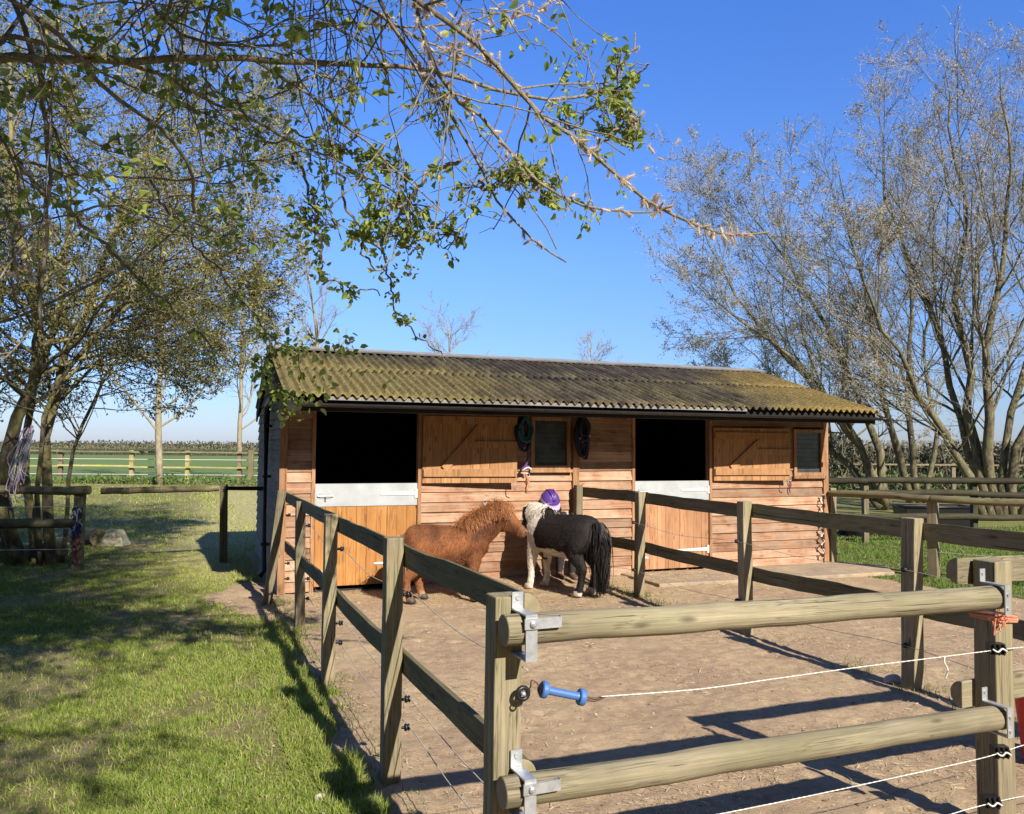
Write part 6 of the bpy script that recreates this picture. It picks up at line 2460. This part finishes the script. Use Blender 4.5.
for s_, dx in ((1, .05), (-1, -.04)):
    legs.append([(pel[0], s_ * .05, .46, .062, .068), (pel[0] + dx * .4 + .01, s_ * .058, .34, .054, .058), (dx * .8 - .005, s_ * .06, .245, .042, .045), (dx - .02, s_ * .06, .15, .037, .042), (dx - .025, s_ * .06, .065, .027, .030), (dx - .02, s_ * .06, .035, .027, .034)])
    legs.append([(dx - .035, s_ * .06, .03, .026, .026), (dx + .02, s_ * .062, .028, .030, .024), (dx + .075, s_ * .066, .020, .030, .016), (dx + .10, s_ * .068, .016, .022, .012)])
    sh = chst + np.array([.0, s_ * .105, .05])
    el = sh + np.array([.03, s_ * .04, -.16])
    wr = el + np.array([.12, -s_ * .02, -.07])
    arms.append((sh, el, wr))
    legs.append([(*(sh + [0, -s_ * .03, 0]), .042, .045), (*sh, .040, .042), (*(sh * .5 + el * .5), .033, .036), (*el, .028, .030), (*(el * .5 + wr * .5), .026, .028), (*wr, .019, .022)])
    fd = norm(wr - el)
    lat = norm(np.cross(fd, [0, 0, 1.0])) * s_
    palm_e = wr + fd * .048
    legs.append([(*wr, .018, .020), (*(wr + fd * .025), .026, .014), (*palm_e, .027, .012)])
    for k_, (o_, L_) in enumerate(((-.020, .034), (-.007, .040), (.006, .038), (.018, .030))):
        b0_ = wr + fd * .036 + lat * o_
        m1 = b0_ + fd * (.012 + L_ * .45) + np.array([0, 0, -.004])
        m2 = m1 + fd * L_ * .35 + np.array([0, 0, -.012])
        m3 = m2 + fd * L_ * .12 + np.array([0, 0, -.014])
        legs.append([(*b0_, .0062, .0062), (*m1, .0060, .0060), (*m2, .0056, .0056), (*m3, .0048, .0048)])
    t0_ = wr + fd * .014 - lat * .016
    legs.append([(*t0_, .008, .008), (*(t0_ + fd * .016 - lat * .016), .0075, .0075), (*(t0_ + fd * .036 - lat * .022 + np.array([0, 0, -.006])), .006, .006)])
kb = fuse('body', [torso, head_k, nose] + earsk + legs, M['skin'], kid, KM, .0055, 3, .4, 14)
# face
eyes_p = [hc + fwd * .083 + np.array([0, s_ * .030, 0]) + upv * .006 for s_ in (-1, 1)]
for c in eyes_p:
    mb = MB()
    lathe(mb, tuple(c), [(.011 * math.sin(q), .011 * math.cos(q)) for q in np.linspace(-PI / 2, PI / 2, 7)], 10)
    e_ = mb.build('eye', M['eye_white'], kid, KM, smooth=True)
    mb = MB()
    c2 = c + fwd * .007
    lathe(mb, tuple(c2), [(.0065 * math.sin(q), .0065 * math.cos(q)) for q in np.linspace(-PI / 2, PI / 2, 7)], 10)
    mb.build('iris', M['eye'], e_, KM, smooth=True)
mb = MB()
c = hc + fwd * .083 - upv * .047
mb.tubes(smooth_path(np.array([c + [0, -.02, 0], c + fwd * .006, c + [0, .02, 0]]), 4), .0055, 6, caps=True)
mb.build('mouth', M['lips'], kid, KM, smooth=True)


def fat(ch, g):
    return [tuple(r[:3]) + (r[3] + g, r[4] + g) for r in ch]


jk = [fat(torso[:5], .016)]
for sh, el, wr in arms:
    s_ = np.sign(sh[1])
    jk.append([(*(sh + [0, -s_ * .03, 0]), .055, .058), (*sh, .054, .056), (*(sh * .5 + el * .5), .047, .049), (*el, .042, .044), (*(el * .4 + wr * .6), .038, .040), (*(el * .15 + wr * .85), .032, .034)])
fuse('jacket', jk, M['jacket'], kid, KM, .008, 3, .4, 14)
lg = []
for k_ in (0, 1):
    q = legs[k_ * (len(legs) // 2)]
    lg.append(fat(q[:-1], .009))
lg.append([(pel[0], 0, .50, .108, .098), (pel[0], 0, .43, .112, .10), (pel[0], 0, .395, .09, .08)])
fuse('leggings', lg, M['leggings'], kid, KM, .008, 3, .4, 14)
for k_ in (0, 1):
    q = legs[k_ * (len(legs) // 2)]
    f_ = legs[k_ * (len(legs) // 2) + 1]
    fuse('boot', [[tuple(q[3][:2]) + (.125, .040, .044)] + [tuple(r[:3]) + (r[3] + .010, r[4] + .010) for r in q[4:]], fat(f_, .009)], M['boot'], kid, KM, .006, 3, .4, 14)
# hair at the nape and sides, helmet with a lilac band and peak
mb = MB()
n = 500
a = rg.uniform(.65, 2 * PI - .65, n)
roots = np.array([hc + fwd * .080 * math.cos(x) + np.array([0, 1, 0]) * .083 * math.sin(x) - upv * .0 for x in a])
dirs = roots - hc + np.array([0, 0, -.05])
strands(mb, roots, dirs, rg.uniform(.08, .15, n), np.array([.03, .018, .012])[None] * rg.uniform(.6, 1.5, (n, 1)), rg, .004, 5, .45, .08)
mb.build('hair', M['hair_dark'], kid, KM)
B = Matrix((Vector(fwd), Vector((0, 1, 0)), Vector(np.cross(fwd, [0, 1, 0])))).transposed().to_4x4()
if (B.to_3x3() @ Vector((0, 0, 1))).dot(Vector(upv)) < 0:
    B = Matrix((Vector(fwd), Vector((0, -1, 0)), Vector(-np.cross(fwd, [0, 1, 0])))).transposed().to_4x4()
HM = KM @ Matrix.Translation(Vector(hc)) @ B


def shell(mb, rx, ry, rz, z0, z1, th, n=28, m=10, dome=True):
    """dome band between heights z0..z1 (fractions of rz), with thickness"""
    out, inn = [], []
    for zz in np.linspace(z0, z1, m):
        k = math.sqrt(max(0, 1 - zz * zz))
        for j in range(n):
            q = 2 * PI * j / n
            out.append((rx * k * math.cos(q), ry * k * math.sin(q), rz * zz))
            inn.append(((rx - th) * k * math.cos(q), (ry - th) * k * math.sin(q), (rz - th) * zz))
    v = np.array(out + inn)
    N_ = n * m
    f = [(i * n + j, i * n + (j + 1) % n, (i + 1) * n + (j + 1) % n, (i + 1) * n + j) for i in range(m - 1) for j in range(n)]
    f += [(N_ + b_, N_ + a_, N_ + d_, N_ + c_) for a_, b_, c_, d_ in f]
    f += [(j, N_ + j, N_ + (j + 1) % n, (j + 1) % n) for j in range(n)]
    mb.add(v, f)


mb = MB()
shell(mb, .122, .108, .112, -.12, .999, .016)
for k_ in range(-1, 2):
    q = k_ * .34
    P = [(-.118 * math.cos(x) * math.cos(q), .105 * math.sin(q) * math.cos(x * .5) + 0, .116 * math.sin(x)) for x in np.linspace(.35, 2.5, 12)]
    mb.tubes(np.array(P), .012, 6, caps=True)
hel = mb.build('helmet', M['purple'], kid, HM, smooth=True)
mb = MB()
shell(mb, .126, .112, .110, -.20, .26, .010, m=5)
v = []
for j in range(13):
    q = -1.05 + 2.1 * j / 12
    v += [(.122 * math.cos(q), .108 * math.sin(q), .022), (.122 * math.cos(q) + .058 * math.cos(q) ** .6 if math.cos(q) > 0 else .122 * math.cos(q), .112 * math.sin(q), .0),
          (.122 * math.cos(q), .108 * math.sin(q), .012), (.122 * math.cos(q) + .056 * max(0, math.cos(q)) ** .6, .112 * math.sin(q), -.008)]
f = []
for j in range(12):
    a_, b_ = j * 4, j * 4 + 4
    f += [(a_, a_ + 1, b_ + 1, b_), (a_ + 2, b_ + 2, b_ + 3, a_ + 3), (a_ + 1, a_ + 3, b_ + 3, b_ + 1), (a_, b_, b_ + 2, a_ + 2)]
mb.add(np.array(v), f)
mb.build('peak', M['lilac'], hel, HM, smooth=True)
mb = MB()
for s_ in (-1, 1):
    mb.tubes(smooth_path(np.array([(.03, s_ * .105, -.01), (.035, s_ * .085, -.06), (.055, s_ * .03, -.105), (.055, 0, -.108)]), 4), .006, 5)
mb.build('chin_strap', M['black_plastic'], hel, HM, smooth=True)
